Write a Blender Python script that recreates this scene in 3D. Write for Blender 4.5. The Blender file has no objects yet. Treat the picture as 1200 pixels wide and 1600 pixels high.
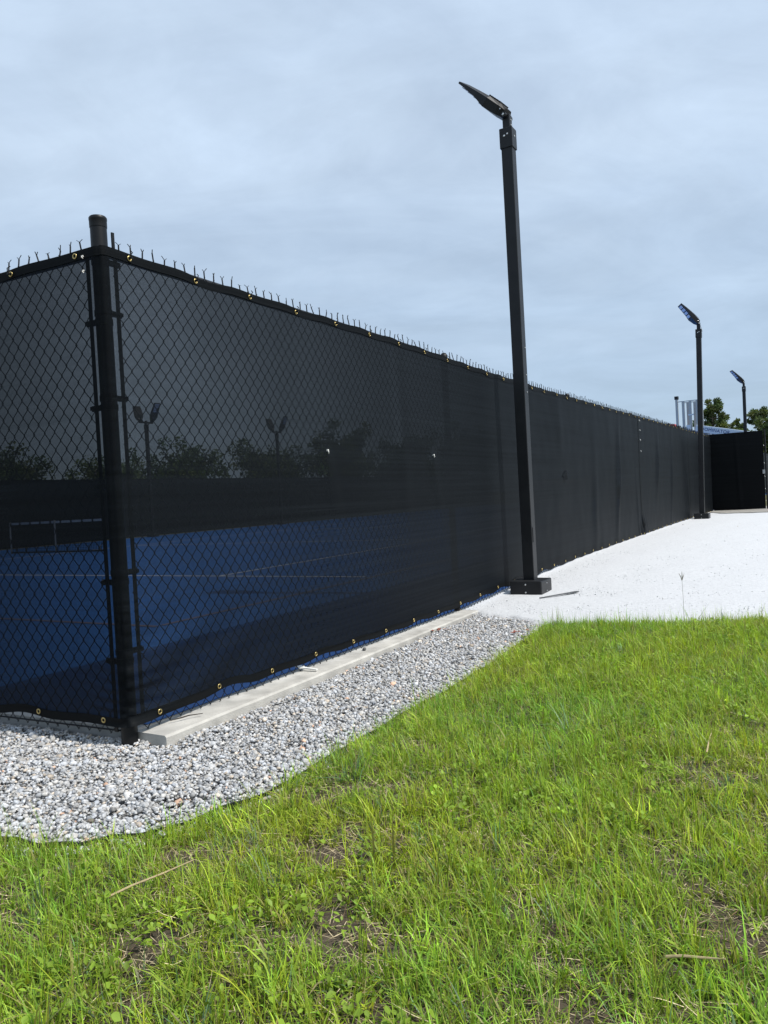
import bpy, bmesh, math, random
import numpy as np
from mathutils import Vector, Matrix

R = math.radians
SC = bpy.context.scene
COL = SC.collection
random.seed(7)
rng = np.random.default_rng(7)

# ------------------------------------------------------------------ camera
CAM_H = 0.9
roll, pitch = 0.055, R(1.115)
cam_d = bpy.data.cameras.new('camera')
cam_d.sensor_fit = 'VERTICAL'
cam_d.sensor_height = 24.0
cam_d.sensor_width = 18.0
cam_d.lens = 24.0 * 1202.0 / 1600.0
cam_d.clip_start = 0.05
cam_d.clip_end = 2000.0
cam = bpy.data.objects.new('camera', cam_d)
COL.objects.link(cam)
_R, _U = Vector((1, 0, 0)), Vector((0, math.sin(pitch), math.cos(pitch)))
_F = Vector((0, math.cos(pitch), -math.sin(pitch)))
_ir = _R * math.cos(roll) - _U * -math.sin(roll) * -1.0
_ir = _R * math.cos(roll) - _U * math.sin(roll)
_iu = _R * math.sin(roll) + _U * math.cos(roll)
_m = Matrix.Identity(4)
for i in range(3):
    _m[i][0], _m[i][1], _m[i][2] = _ir[i], _iu[i], -_F[i]
_m[2][3] = CAM_H
cam.matrix_world = _m
SC.camera = cam

# ------------------------------------------------------------------ sky and sun
SUN_DIR = Vector((0.6275, -0.293, 1.0)).normalized()
SUN_EL = math.asin(SUN_DIR.z)
SUN_AZ = math.atan2(SUN_DIR.x, SUN_DIR.y)
world = bpy.data.worlds.new('World')
SC.world = world
world.use_nodes = True
wn = world.node_tree
wn.nodes.clear()


def N(nt, typ, **kw):
    nd = nt.nodes.new(typ)
    for k, v in kw.items():
        if k.startswith('i_'):
            key = k[2:]
            nd.inputs[int(key) if key.isdigit() else key].default_value = v
        else:
            setattr(nd, k, v)
    return nd


def L(nt, a, b):
    nt.links.new(a, b)


sky = N(wn, 'ShaderNodeTexSky', sky_type='NISHITA', sun_disc=False, sun_elevation=SUN_EL,
        sun_rotation=SUN_AZ, altitude=10.0, air_density=1.0, dust_density=0.8, ozone_density=1.5)
tc = N(wn, 'ShaderNodeTexCoord')
sep = N(wn, 'ShaderNodeSeparateXYZ')
L(wn, tc.outputs['Generated'], sep.inputs[0])
zz = N(wn, 'ShaderNodeMath', operation='MAXIMUM', i_1=0.0)
L(wn, sep.outputs['Z'], zz.inputs[0])
za = N(wn, 'ShaderNodeMath', operation='ADD', i_1=0.22)
L(wn, zz.outputs[0], za.inputs[0])
dx = N(wn, 'ShaderNodeMath', operation='DIVIDE')
dy = N(wn, 'ShaderNodeMath', operation='DIVIDE')
L(wn, sep.outputs['X'], dx.inputs[0]); L(wn, za.outputs[0], dx.inputs[1])
L(wn, sep.outputs['Y'], dy.inputs[0]); L(wn, za.outputs[0], dy.inputs[1])
cmb = N(wn, 'ShaderNodeCombineXYZ')
L(wn, dx.outputs[0], cmb.inputs[0]); L(wn, dy.outputs[0], cmb.inputs[1])
mp = N(wn, 'ShaderNodeMapping')
mp.inputs['Rotation'].default_value = (0, 0, R(-28))
mp.inputs['Scale'].default_value = (0.6, 1.25, 1)
mp.inputs['Location'].default_value = (0.7, 0.3, 0)
L(wn, cmb.outputs[0], mp.inputs[0])
n1 = N(wn, 'ShaderNodeTexNoise', i_Scale=1.5, i_Detail=7.0, i_Roughness=0.55, i_Distortion=0.9)
L(wn, mp.outputs[0], n1.inputs['Vector'])
n2 = N(wn, 'ShaderNodeTexNoise', i_Scale=5.5, i_Detail=6.0, i_Roughness=0.6, i_Distortion=0.5)
L(wn, cmb.outputs[0], n2.inputs['Vector'])
r1 = N(wn, 'ShaderNodeMapRange', i_1=0.33, i_2=0.68, i_3=0.76, i_4=0.99)
L(wn, n1.outputs['Fac'], r1.inputs[0])
r2 = N(wn, 'ShaderNodeMapRange', i_1=0.35, i_2=0.75, i_3=-0.05, i_4=0.06)
L(wn, n2.outputs['Fac'], r2.inputs[0])
cf = N(wn, 'ShaderNodeMath', operation='ADD', use_clamp=True)
L(wn, r1.outputs[0], cf.inputs[0]); L(wn, r2.outputs[0], cf.inputs[1])
# thin high cloud is a little brighter and whiter overhead than near the horizon
hz = N(wn, 'ShaderNodeMapRange', i_1=0.02, i_2=0.40, i_3=0.0, i_4=1.0)
L(wn, sep.outputs['Z'], hz.inputs[0])
cc = N(wn, 'ShaderNodeMixRGB')
cc.inputs[1].default_value = (4.4, 5.85, 7.6, 1)
cc.inputs[2].default_value = (6.2, 7.6, 9.4, 1)
L(wn, hz.outputs[0], cc.inputs[0])
n3 = N(wn, 'ShaderNodeTexNoise', i_Scale=2.3, i_Detail=8.0, i_Roughness=0.6, i_Distortion=1.2)
mp3 = N(wn, 'ShaderNodeMapping')
mp3.inputs['Rotation'].default_value = (0, 0, R(-50))
mp3.inputs['Scale'].default_value = (0.7, 1.1, 1)
mp3.inputs['Location'].default_value = (3.1, 1.7, 0)
L(wn, cmb.outputs[0], mp3.inputs[0]); L(wn, mp3.outputs[0], n3.inputs['Vector'])
br = N(wn, 'ShaderNodeMapRange', i_1=0.3, i_2=0.7, i_3=0.94, i_4=1.08)
L(wn, n3.outputs['Fac'], br.inputs[0])
cs = N(wn, 'ShaderNodeVectorMath', operation='SCALE')
L(wn, cc.outputs[0], cs.inputs[0]); L(wn, br.outputs[0], cs.inputs['Scale'])
mx = N(wn, 'ShaderNodeMixRGB')
L(wn, cf.outputs[0], mx.inputs[0]); L(wn, sky.outputs[0], mx.inputs[1]); L(wn, cs.outputs[0], mx.inputs[2])
bg = N(wn, 'ShaderNodeBackground', i_Strength=0.10)
L(wn, mx.outputs[0], bg.inputs[0])
wo = N(wn, 'ShaderNodeOutputWorld')
L(wn, bg.outputs[0], wo.inputs[0])

sun_d = bpy.data.lights.new('sun', 'SUN')
sun_d.energy = 4.8
sun_d.angle = R(0.53)
sun_d.color = (1.0, 0.96, 0.90)
sun = bpy.data.objects.new('sun', sun_d)
COL.objects.link(sun)
sun.rotation_euler = SUN_DIR.to_track_quat('Z', 'Y').to_euler()
sun.location = (6, -3, 12)

SC.view_settings.view_transform = 'Standard'
SC.view_settings.look = 'None'
SC.view_settings.exposure = 0.0
SC.view_settings.gamma = 1.0
SC.view_settings.use_curve_mapping = False
SC.cycles.max_bounces = 8
SC.cycles.transparent_max_bounces = 12
SC.cycles.use_denoising = True


# ------------------------------------------------------------------ helpers
def tag(o, label=None, cat=None, group=None, kind=None):
    if label: o['label'] = label
    if cat: o['category'] = cat
    if group: o['group'] = group
    if kind: o['kind'] = kind
    return o


def link(name, me, mat=None, parent=None, loc=None, rot=None, smooth=False):
    o = bpy.data.objects.new(name, me)
    COL.objects.link(o)
    if mat is not None and not me.materials:
        me.materials.append(mat)
    if parent is not None:
        o.parent = parent
    if loc is not None:
        o.location = loc
    if rot is not None:
        o.rotation_euler = rot
    if smooth:
        me.polygons.foreach_set('use_smooth', [True] * len(me.polygons))
    return o


def empty(name, loc=(0, 0, 0), rotz=0.0):
    o = bpy.data.objects.new(name, None)
    o.empty_display_size = 0.1
    COL.objects.link(o)
    o.location = loc
    o.rotation_euler = (0, 0, rotz)
    return o


def fast_mesh(name, verts, loops, sizes, tint=None, smooth=False):
    me = bpy.data.meshes.new(name)
    verts = np.ascontiguousarray(verts, dtype=np.float32)
    loops = np.ascontiguousarray(loops, dtype=np.int32).ravel()
    sizes = np.asarray(sizes, dtype=np.int32)
    me.vertices.add(len(verts))
    me.vertices.foreach_set('co', verts.ravel())
    me.loops.add(len(loops))
    me.loops.foreach_set('vertex_index', loops)
    me.polygons.add(len(sizes))
    starts = np.concatenate(([0], np.cumsum(sizes)[:-1])).astype(np.int32)
    me.polygons.foreach_set('loop_start', starts)
    if smooth:
        me.polygons.foreach_set('use_smooth', np.ones(len(sizes), dtype=bool))
    if tint is not None:
        a = me.attributes.new('tint', 'FLOAT_COLOR', 'POINT')
        t = np.ones((len(verts), 4), dtype=np.float32)
        t[:, :3] = tint
        a.data.foreach_set('color', t.ravel())
    me.update(calc_edges=True)
    me.validate()
    return me


class MB:
    """collects boxes, tubes and lathes into one bmesh"""
    def __init__(self):
        self.bm = bmesh.new()

    def box(self, c, s, rot=None, bevel=0.0):
        r = bmesh.ops.create_cube(self.bm, size=1.0)
        vs = r['verts']
        bmesh.ops.scale(self.bm, vec=s, verts=vs)
        if bevel > 0:
            es = list({e for v in vs for e in v.link_edges})
            rb = bmesh.ops.bevel(self.bm, geom=es, offset=bevel, segments=2, affect='EDGES', profile=0.6)
            vs = list({v for f in rb['faces'] for v in f.verts} | {v for v in vs if v.is_valid})
        if rot is not None:
            bmesh.ops.rotate(self.bm, cent=(0, 0, 0), matrix=rot, verts=vs)
        bmesh.ops.translate(self.bm, vec=c, verts=vs)
        return self

    def tube(self, pts, r, seg=8, cap=True):
        pts = [Vector(p) for p in pts]
        rings = []
        for i, p in enumerate(pts):
            a = pts[max(i - 1, 0)]; b = pts[min(i + 1, len(pts) - 1)]
            t = (b - a).normalized()
            ref = Vector((0, 0, 1)) if abs(t.z) < 0.9 else Vector((1, 0, 0))
            u = t.cross(ref).normalized(); v = t.cross(u)
            rr = r[i] if isinstance(r, (list, tuple)) else r
            rings.append([self.bm.verts.new(p + u * rr * math.cos(2 * math.pi * k / seg) + v * rr * math.sin(2 * math.pi * k / seg))
                          for k in range(seg)])
        for a, b in zip(rings, rings[1:]):
            for k in range(seg):
                self.bm.faces.new((a[k], a[(k + 1) % seg], b[(k + 1) % seg], b[k]))
        if cap:
            self.bm.faces.new(rings[0]); self.bm.faces.new(list(reversed(rings[-1])))
        return self

    def lathe(self, prof, seg=20, c=(0, 0, 0)):
        rings = []
        for r, z in prof:
            rings.append([self.bm.verts.new((c[0] + r * math.cos(2 * math.pi * k / seg), c[1] + r * math.sin(2 * math.pi * k / seg), c[2] + z))
                          for k in range(seg)])
        for a, b in zip(rings, rings[1:]):
            for k in range(seg):
                self.bm.faces.new((a[k], a[(k + 1) % seg], b[(k + 1) % seg], b[k]))
        if prof[0][0] > 1e-5: self.bm.faces.new(list(reversed(rings[0])))
        if prof[-1][0] > 1e-5: self.bm.faces.new(rings[-1])
        return self

    def mesh(self, name, smooth=False, autosmooth=False):
        bmesh.ops.recalc_face_normals(self.bm, faces=self.bm.faces)
        me = bpy.data.meshes.new(name)
        self.bm.to_mesh(me)
        self.bm.free()
        if smooth:
            me.polygons.foreach_set('use_smooth', [True] * len(me.polygons))
            if autosmooth:
                try:
                    me.set_sharp_from_angle(angle=R(40))
                except Exception:
                    pass
        return me

    def build(self, name, mat, parent=None, loc=None, rot=None, smooth=False):
        return link(name, self.mesh(name, smooth, smooth), mat, parent, loc, rot)


# ------------------------------------------------------------------ materials
def new_mat(name):
    m = bpy.data.materials.new(name)
    m.use_nodes = True
    nt = m.node_tree
    nt.nodes.clear()
    out = N(nt, 'ShaderNodeOutputMaterial')
    return m, nt, out


def simple(name, col, rough=0.5, metal=0.0, spec=0.5, var=0.12, scale=40.0, bump=0.0, bscale=200.0):
    m, nt, out = new_mat(name)
    p = N(nt, 'ShaderNodeBsdfPrincipled', i_Roughness=rough, i_Metallic=metal)
    p.inputs['Specular IOR Level'].default_value = spec
    g = N(nt, 'ShaderNodeNewGeometry')
    nz = N(nt, 'ShaderNodeTexNoise', i_Scale=scale, i_Detail=5.0)
    L(nt, g.outputs['Position'], nz.inputs['Vector'])
    mr = N(nt, 'ShaderNodeMapRange', i_1=0.25, i_2=0.75, i_3=1 - var, i_4=1 + var)
    L(nt, nz.outputs['Fac'], mr.inputs[0])
    mul = N(nt, 'ShaderNodeVectorMath', operation='SCALE')
    mul.inputs[0].default_value = col
    L(nt, mr.outputs[0], mul.inputs['Scale'])
    L(nt, mul.outputs[0], p.inputs['Base Color'])
    if bump > 0:
        nb = N(nt, 'ShaderNodeTexNoise', i_Scale=bscale, i_Detail=4.0)
        L(nt, g.outputs['Position'], nb.inputs['Vector'])
        b = N(nt, 'ShaderNodeBump', i_Strength=1.0, i_Distance=bump)
        L(nt, nb.outputs['Fac'], b.inputs['Height'])
        L(nt, b.outputs[0], p.inputs['Normal'])
    L(nt, p.outputs[0], out.inputs[0])
    return m


M = {}
M['black_paint'] = simple('black_powder_coat', (0.016, 0.0165, 0.018), 0.42, spec=0.25, var=0.2, scale=8, bump=0.0002, bscale=900)
M['vinyl'] = simple('black_vinyl', (0.006, 0.0065, 0.0075), 0.45, spec=0.3, var=0.25, scale=30)
M['black_plastic'] = simple('black_plastic', (0.014, 0.0145, 0.016), 0.4, bump=0.0003, bscale=500)
M['brass'] = simple('brass', (0.52, 0.40, 0.17), 0.35, metal=1.0, var=0.2)
M['steel'] = simple('steel', (0.62, 0.62, 0.6), 0.35, metal=1.0)
M['grey_steel'] = simple('galvanised_steel', (0.35, 0.37, 0.38), 0.45, metal=0.4)
M['lens'] = simple('led_lens', (0.55, 0.58, 0.66), 0.2, spec=0.6)
M['white_tie'] = simple('white_tie', (0.75, 0.74, 0.7), 0.4)
M['white_paint'] = simple('white_paint', (0.48, 0.55, 0.62), 0.45)
M['red_paint'] = simple('red_paint', (0.5, 0.05, 0.05), 0.45)
M['blue_ink'] = simple('blue_ink', (0.02, 0.05, 0.16), 0.5)
M['concrete'] = simple('concrete', (0.42, 0.405, 0.37), 0.9, var=0.30, scale=9, bump=0.002, bscale=160)
M['concrete_side'] = simple('concrete_side', (0.36, 0.36, 0.355), 0.9, var=0.2, scale=9, bump=0.002, bscale=160)
M['court_line'] = simple('white_court_line', (0.75, 0.75, 0.75), 0.7)
M['orange_line'] = simple('orange_court_line', (0.16, 0.13, 0.17), 0.7)
M['bark'] = simple('bark', (0.13, 0.10, 0.075), 0.95, var=0.4, scale=3)
M['twig'] = simple('twig', (0.035, 0.028, 0.022), 0.9, var=0.3, scale=200)
M['strip'] = simple('grey_strip', (0.10, 0.105, 0.11), 0.9, spec=0.1, var=0.2, scale=60)
M['dead_leaf'] = simple('dead_leaf', (0.22, 0.07, 0.045), 0.8, var=0.4, scale=120)
M['net_tape'] = simple('net_tape', (0.7, 0.7, 0.7), 0.7)

# blue acrylic court
m, nt, out = new_mat('blue_acrylic')
p = N(nt, 'ShaderNodeBsdfPrincipled', i_Roughness=0.75)
g = N(nt, 'ShaderNodeNewGeometry')
nz = N(nt, 'ShaderNodeTexNoise', i_Scale=1.3, i_Detail=8.0, i_Roughness=0.65)
L(nt, g.outputs['Position'], nz.inputs['Vector'])
cr = N(nt, 'ShaderNodeMixRGB')
cr.inputs[1].default_value = (0.004, 0.090, 0.34, 1); cr.inputs[2].default_value = (0.008, 0.130, 0.44, 1)
L(nt, nz.outputs['Fac'], cr.inputs[0])
L(nt, cr.outputs[0], p.inputs['Base Color'])
L(nt, p.outputs[0], out.inputs[0])
M['court'] = m


def screen_mat(name, t0, col, grain=0.22):
    """woven mesh: the holes between its threads close up as it is seen more obliquely"""
    m, nt, out = new_mat(name)
    lw = N(nt, 'ShaderNodeLayerWeight', i_Blend=0.5)
    co = N(nt, 'ShaderNodeMath', operation='SUBTRACT', i_0=1.0)
    L(nt, lw.outputs['Facing'], co.inputs[1])
    mxn = N(nt, 'ShaderNodeMath', operation='MAXIMUM', i_1=0.04)
    L(nt, co.outputs[0], mxn.inputs[0])
    pc = N(nt, 'ShaderNodeMath', operation='POWER', i_1=1.4)
    L(nt, mxn.outputs[0], pc.inputs[0])
    inv = N(nt, 'ShaderNodeMath', operation='DIVIDE', i_0=1.0)
    L(nt, pc.outputs[0], inv.inputs[1])
    pw = N(nt, 'ShaderNodeMath', operation='POWER', i_0=t0)
    L(nt, inv.outputs[0], pw.inputs[1])
    g = N(nt, 'ShaderNodeNewGeometry')
    w = N(nt, 'ShaderNodeTexNoise', i_Scale=260.0, i_Detail=2.0)
    L(nt, g.outputs['Position'], w.inputs['Vector'])
    mr = N(nt, 'ShaderNodeMapRange', i_1=0.25, i_2=0.75, i_3=1 - grain * 1.6, i_4=1 + grain * 1.6)
    L(nt, w.outputs['Fac'], mr.inputs[0])
    # slack and tight rows of the weave
    mpn = N(nt, 'ShaderNodeMapping')
    mpn.inputs['Scale'].default_value = (0.35, 0.35, 55)
    L(nt, g.outputs['Position'], mpn.inputs[0])
    w2 = N(nt, 'ShaderNodeTexNoise', i_Scale=1.0, i_Detail=6.0, i_Roughness=0.65)
    L(nt, mpn.outputs[0], w2.inputs['Vector'])
    mr2 = N(nt, 'ShaderNodeMapRange', i_1=0.3, i_2=0.7, i_3=0.62, i_4=1.42)
    L(nt, w2.outputs['Fac'], mr2.inputs[0])
    w3 = N(nt, 'ShaderNodeTexNoise', i_Scale=1.1, i_Detail=3.0)
    L(nt, g.outputs['Position'], w3.inputs['Vector'])
    mr3 = N(nt, 'ShaderNodeMapRange', i_1=0.3, i_2=0.7, i_3=0.85, i_4=1.15)
    L(nt, w3.outputs['Fac'], mr3.inputs[0])
    a = N(nt, 'ShaderNodeMath', operation='MULTIPLY')
    L(nt, pw.outputs[0], a.inputs[0])
    wv = N(nt, 'ShaderNodeMath', operation='MULTIPLY')
    mr4 = N(nt, 'ShaderNodeMapRange', i_1=0.3, i_2=0.7, i_3=1.14, i_4=0.86)
    L(nt, w2.outputs['Fac'], mr4.inputs[0]); L(nt, mr.outputs[0], wv.inputs[0]); L(nt, mr4.outputs[0], wv.inputs[1])
    L(nt, wv.outputs[0], a.inputs[1])
    b = N(nt, 'ShaderNodeMath', operation='MULTIPLY', use_clamp=True)
    L(nt, a.outputs[0], b.inputs[0]); L(nt, mr3.outputs[0], b.inputs[1])
    p = N(nt, 'ShaderNodeBsdfPrincipled', i_Roughness=0.50)
    p.inputs['Specular IOR Level'].default_value = 0.045
    mul = N(nt, 'ShaderNodeMath', operation='MULTIPLY')
    L(nt, mr.outputs[0], mul.inputs[0]); L(nt, mr2.outputs[0], mul.inputs[1])
    sv = N(nt, 'ShaderNodeVectorMath', operation='SCALE')
    sv.inputs[0].default_value = col
    L(nt, mul.outputs[0], sv.inputs['Scale'])
    L(nt, sv.outputs[0], p.inputs['Base Color'])
    tr = N(nt, 'ShaderNodeBsdfTransparent')
    mix = N(nt, 'ShaderNodeMixShader')
    L(nt, b.outputs[0], mix.inputs[0]); L(nt, p.outputs[0], mix.inputs[1]); L(nt, tr.outputs[0], mix.inputs[2])
    L(nt, mix.outputs[0], out.inputs[0])
    return m


M['screen'] = screen_mat('windscreen_mesh', 0.256, (0.0058, 0.0074, 0.0092))
M['screen_far'] = screen_mat('windscreen_mesh_far', 0.03, (0.008, 0.0095, 0.0115))
M['hem'] = screen_mat('windscreen_hem', 0.0005, (0.006, 0.007, 0.008))


def tinted(name, rough=0.55, trans=0.0, spec=0.3, var=0.0, scale=60.0, bump=0.0, bscale=300.0, tscale=(1, 1, 1)):
    m, nt, out = new_mat(name)
    at = N(nt, 'ShaderNodeAttribute', attribute_name='tint')
    col = at.outputs['Color']
    g = N(nt, 'ShaderNodeNewGeometry')
    if var > 0:
        nz = N(nt, 'ShaderNodeTexNoise', i_Scale=scale, i_Detail=4.0)
        L(nt, g.outputs['Position'], nz.inputs['Vector'])
        mr = N(nt, 'ShaderNodeMapRange', i_1=0.25, i_2=0.75, i_3=1 - var, i_4=1 + var)
        L(nt, nz.outputs['Fac'], mr.inputs[0])
        sv = N(nt, 'ShaderNodeVectorMath', operation='SCALE')
        L(nt, col, sv.inputs[0]); L(nt, mr.outputs[0], sv.inputs['Scale'])
        col = sv.outputs[0]
    p = N(nt, 'ShaderNodeBsdfPrincipled', i_Roughness=rough)
    p.inputs['Specular IOR Level'].default_value = spec
    L(nt, col, p.inputs['Base Color'])
    if bump > 0:
        nb = N(nt, 'ShaderNodeTexNoise', i_Scale=bscale, i_Detail=3.0)
        L(nt, g.outputs['Position'], nb.inputs['Vector'])
        b = N(nt, 'ShaderNodeBump', i_Strength=1.0, i_Distance=bump)
        L(nt, nb.outputs['Fac'], b.inputs['Height']); L(nt, b.outputs[0], p.inputs['Normal'])
    sh = p.outputs[0]
    if trans > 0:
        t = N(nt, 'ShaderNodeBsdfTranslucent')
        mt = N(nt, 'ShaderNodeVectorMath', operation='MULTIPLY')
        mt.inputs[1].default_value = tscale
        L(nt, col, mt.inputs[0]); L(nt, mt.outputs[0], t.inputs[0])
        mix = N(nt, 'ShaderNodeMixShader', i_0=trans)
        L(nt, sh, mix.inputs[1]); L(nt, t.outputs[0], mix.inputs[2])
        sh = mix.outputs[0]
    L(nt, sh, out.inputs[0])
    return m


M['stone'] = tinted('crushed_stone', 0.85, var=0.35, scale=130, bump=0.0015, bscale=260)
M['blade'] = tinted('grass_blade', 0.5, trans=0.34, spec=0.35, tscale=(1.5, 1.5, 0.8))
M['straw'] = tinted('dead_grass', 0.75, trans=0.2, spec=0.2)
M['foliage'] = tinted('tree_foliage', 0.6, trans=0.3, spec=0.25, tscale=(1.2, 1.3, 0.6))


def ground_mat(name, c1, c2, c3, s1, s2, rough=0.95, bump=0.004, bscale=90.0):
    m, nt, out = new_mat(name)
    p = N(nt, 'ShaderNodeBsdfPrincipled', i_Roughness=rough)
    p.inputs['Specular IOR Level'].default_value = 0.2
    g = N(nt, 'ShaderNodeNewGeometry')
    a = N(nt, 'ShaderNodeTexNoise', i_Scale=s1, i_Detail=8.0, i_Roughness=0.65)
    b = N(nt, 'ShaderNodeTexNoise', i_Scale=s2, i_Detail=4.0, i_Roughness=0.6)
    L(nt, g.outputs['Position'], a.inputs['Vector']); L(nt, g.outputs['Position'], b.inputs['Vector'])
    ra = N(nt, 'ShaderNodeMapRange', i_1=0.35, i_2=0.65); L(nt, a.outputs['Fac'], ra.inputs[0])
    rb = N(nt, 'ShaderNodeMapRange', i_1=0.3, i_2=0.7); L(nt, b.outputs['Fac'], rb.inputs[0])
    x = N(nt, 'ShaderNodeMixRGB'); x.inputs[1].default_value = (*c1, 1); x.inputs[2].default_value = (*c2, 1)
    L(nt, ra.outputs[0], x.inputs[0])
    y = N(nt, 'ShaderNodeMixRGB'); y.inputs[2].default_value = (*c3, 1)
    L(nt, x.outputs[0], y.inputs[1])
    hf = N(nt, 'ShaderNodeMath', operation='MULTIPLY', i_1=0.5); L(nt, rb.outputs[0], hf.inputs[0]); L(nt, hf.outputs[0], y.inputs[0])
    L(nt, y.outputs[0], p.inputs['Base Color'])
    nb = N(nt, 'ShaderNodeTexNoise', i_Scale=bscale, i_Detail=6.0, i_Roughness=0.7)
    L(nt, g.outputs['Position'], nb.inputs['Vector'])
    bp = N(nt, 'ShaderNodeBump', i_Strength=1.0, i_Distance=bump)
    L(nt, nb.outputs['Fac'], bp.inputs['Height']); L(nt, bp.outputs[0], p.inputs['Normal'])
    L(nt, p.outputs[0], out.inputs[0])
    return m


M['soil'] = ground_mat('soil', (0.035, 0.028, 0.021), (0.075, 0.058, 0.042), (0.13, 0.105, 0.075), 9, 120, bump=0.006, bscale=70)
M['white_stone'] = ground_mat('white_crushed_stone', (0.56, 0.57, 0.585), (0.45, 0.46, 0.475), (0.62, 0.62, 0.62), 34, 170, bump=0.008, bscale=60)
M['gravel_base'] = ground_mat('gravel_base', (0.20, 0.20, 0.20), (0.34, 0.34, 0.34), (0.12, 0.12, 0.12), 60, 130, bump=0.01, bscale=90)
M['field'] = ground_mat('field', (0.085, 0.11, 0.035), (0.16, 0.15, 0.075), (0.20, 0.17, 0.11), 0.25, 6, bump=0.02, bscale=12)

# ------------------------------------------------------------------ the lie of the land
P = np.array([-1.03, 2.96])                     # fence corner
D = np.array([0.5, 0.8660254])                  # along the long fence
NO = np.array([0.8660254, -0.5])                # outward from the long fence
EL = np.array([-0.8910065, 0.4539905])          # along the end fence
ML = np.array([-0.4539905, -0.8910065])         # outward from the end fence
TS = [-60, 0.8, 2.0, 3.0, 4.0, 5.0, 6.0, 9.0, 300]
TZ = [0, 0, 0.012, 0.026, 0.048, 0.088, 0.113, 0.133, 0.138]
COURT_Z = 0.045


def Ts(s):
    return np.interp(s, TS, TZ)


def T(x, y):
    return Ts((np.asarray(x) - P[0]) * D[0] + (np.asarray(y) - P[1]) * D[1])


def fr(s, off, z=0.0):
    """a point at s along the long fence, off outward from it, at height z"""
    q = P + D * s + NO * off
    return Vector((q[0], q[1], z))


BX = [-9, -5, -2.0, -1.12, -0.86, -0.62, -0.41, -0.25, -0.05, 0.15, 0.36, 0.7, 0.98, 1.05, 2.3, 5, 12]
BY = [6.1, 4.05, 2.52, 2.10, 2.035, 2.13, 2.33, 2.60, 2.97, 3.30, 3.64, 4.28, 4.84, 4.86, 4.58, 3.95, 2.3]


def border(x):
    return np.interp(x, BX, BY) + 0.012 * np.sin(np.asarray(x) * 21) + 0.008 * np.sin(np.asarray(x) * 47 + 1)


def vnoise(x, y, seed, freq, octv=3):
    r = np.random.default_rng(seed)
    out = 0; amp = 1.0; tot = 0
    for o in range(octv):
        f = freq * 2 ** o
        for _ in range(4):
            a = r.uniform(0, 2 * math.pi); ph = r.uniform(0, 6.28, 2)
            out = out + amp * np.sin((x * math.cos(a) + y * math.sin(a)) * f + ph[0]) * np.sin((-x * math.sin(a) + y * math.cos(a)) * f * 0.8 + ph[1])
        tot += amp * 4 * 0.5; amp *= 0.55
    return out / tot * 1.6


def lawn_z(x, y):
    b = border(x)
    d = np.clip((b - y) / 0.25, 0, 1)
    return T(x, y) + 0.002 + 0.022 * d + 0.012 * vnoise(x, y, 3, 5.0) * d


def grid_mesh(name, X, Y, Z):
    r, c = X.shape
    v = np.stack([X, Y, Z], -1).reshape(-1, 3)
    i = np.arange(r * c).reshape(r, c)
    q = np.stack([i[:-1, :-1], i[:-1, 1:], i[1:, 1:], i[1:, :-1]], -1).reshape(-1, 4)
    return fast_mesh(name, v, q, np.full(len(q), 4), smooth=True)


# far ground, lowest sheet
so = np.array([-600, -60, -20, 0, 2, 3, 4, 5, 6, 9, 14, 19, 24, 60, 700.0])
of = np.array([-600, -60, -18.5, -17.2, -0.4, -0.25, 0, 3, 10, 40, 600.0])
SS, OO = np.meshgrid(so, of, indexing='ij')
X = P[0] + D[0] * SS + NO[0] * OO; Y = P[1] + D[1] * SS + NO[1] * OO
Z = np.where(OO < -0.1, -0.10, Ts(SS) - 0.06)
Z = np.where(OO < -18, 0.0, Z)
tag(link('ground', grid_mesh('ground', X, Y, Z), M['field']), kind='structure')

# gravel sub-base
gx, gy = np.meshgrid(np.linspace(-7, 2.2, 70), np.linspace(1.2, 7.6, 60))
s_ = (gx - P[0]) * D[0] + (gy - P[1]) * D[1]; o_ = (gx - P[0]) * NO[0] + (gy - P[1]) * NO[1]
gz = np.where((o_ < 0.05) & (s_ > 0.1), -0.03, T(gx, gy) - 0.014)
tag(link('gravel_bed', grid_mesh('gravel_bed', gx, gy, gz), M['gravel_base']), kind='structure')

# pad of fine white crushed stone beside the fence
ov = np.concatenate([np.linspace(-0.03, 3.0, 90), np.linspace(3.2, 14, 30)])
tv = np.concatenate([np.linspace(0, 0.08, 5), np.linspace(0.12, 1, 120)])
TT, OO = np.meshgrid(tv, ov, indexing='ij')
s0 = 3.08 - 0.42 * OO + 0.02 * np.sin(OO * 17) + 0.014 * np.sin(OO * 41 + 2)
SS = s0 + (TT ** 1.6) * (19.0 - s0)
X = P[0] + D[0] * SS + NO[0] * OO; Y = P[1] + D[1] * SS + NO[1] * OO
Z = Ts(SS) + 0.010 * np.clip((SS - s0) / 0.06, -0.6, 1) + 0.004 * vnoise(X, Y, 5, 7.0) - np.where(TT == 0, 0.02, 0)
Z = Z + 0.012 * np.exp(-((OO - 0.02) / 0.06) ** 2) * np.clip(SS - 3.3, 0, 1)
tag(link('white_stone_pad', grid_mesh('white_stone_pad', X, Y, Z), M['white_stone']), kind='structure')

# lawn soil
xs = np.concatenate([np.linspace(-9, -2, 30), np.linspace(-1.95, 3.2, 160), np.linspace(3.3, 12, 40)])
ts = np.linspace(0, 1, 120) ** 1.3
XX, TT = np.meshgrid(xs, ts)
BB = border(XX)
YY = BB + TT * (-5 - BB)
ZZ = lawn_z(XX, YY)
ZZ[0] -= 0.03
tag(link('lawn_soil', grid_mesh('lawn_soil', XX, YY, ZZ), M['soil']), kind='structure')

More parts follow.
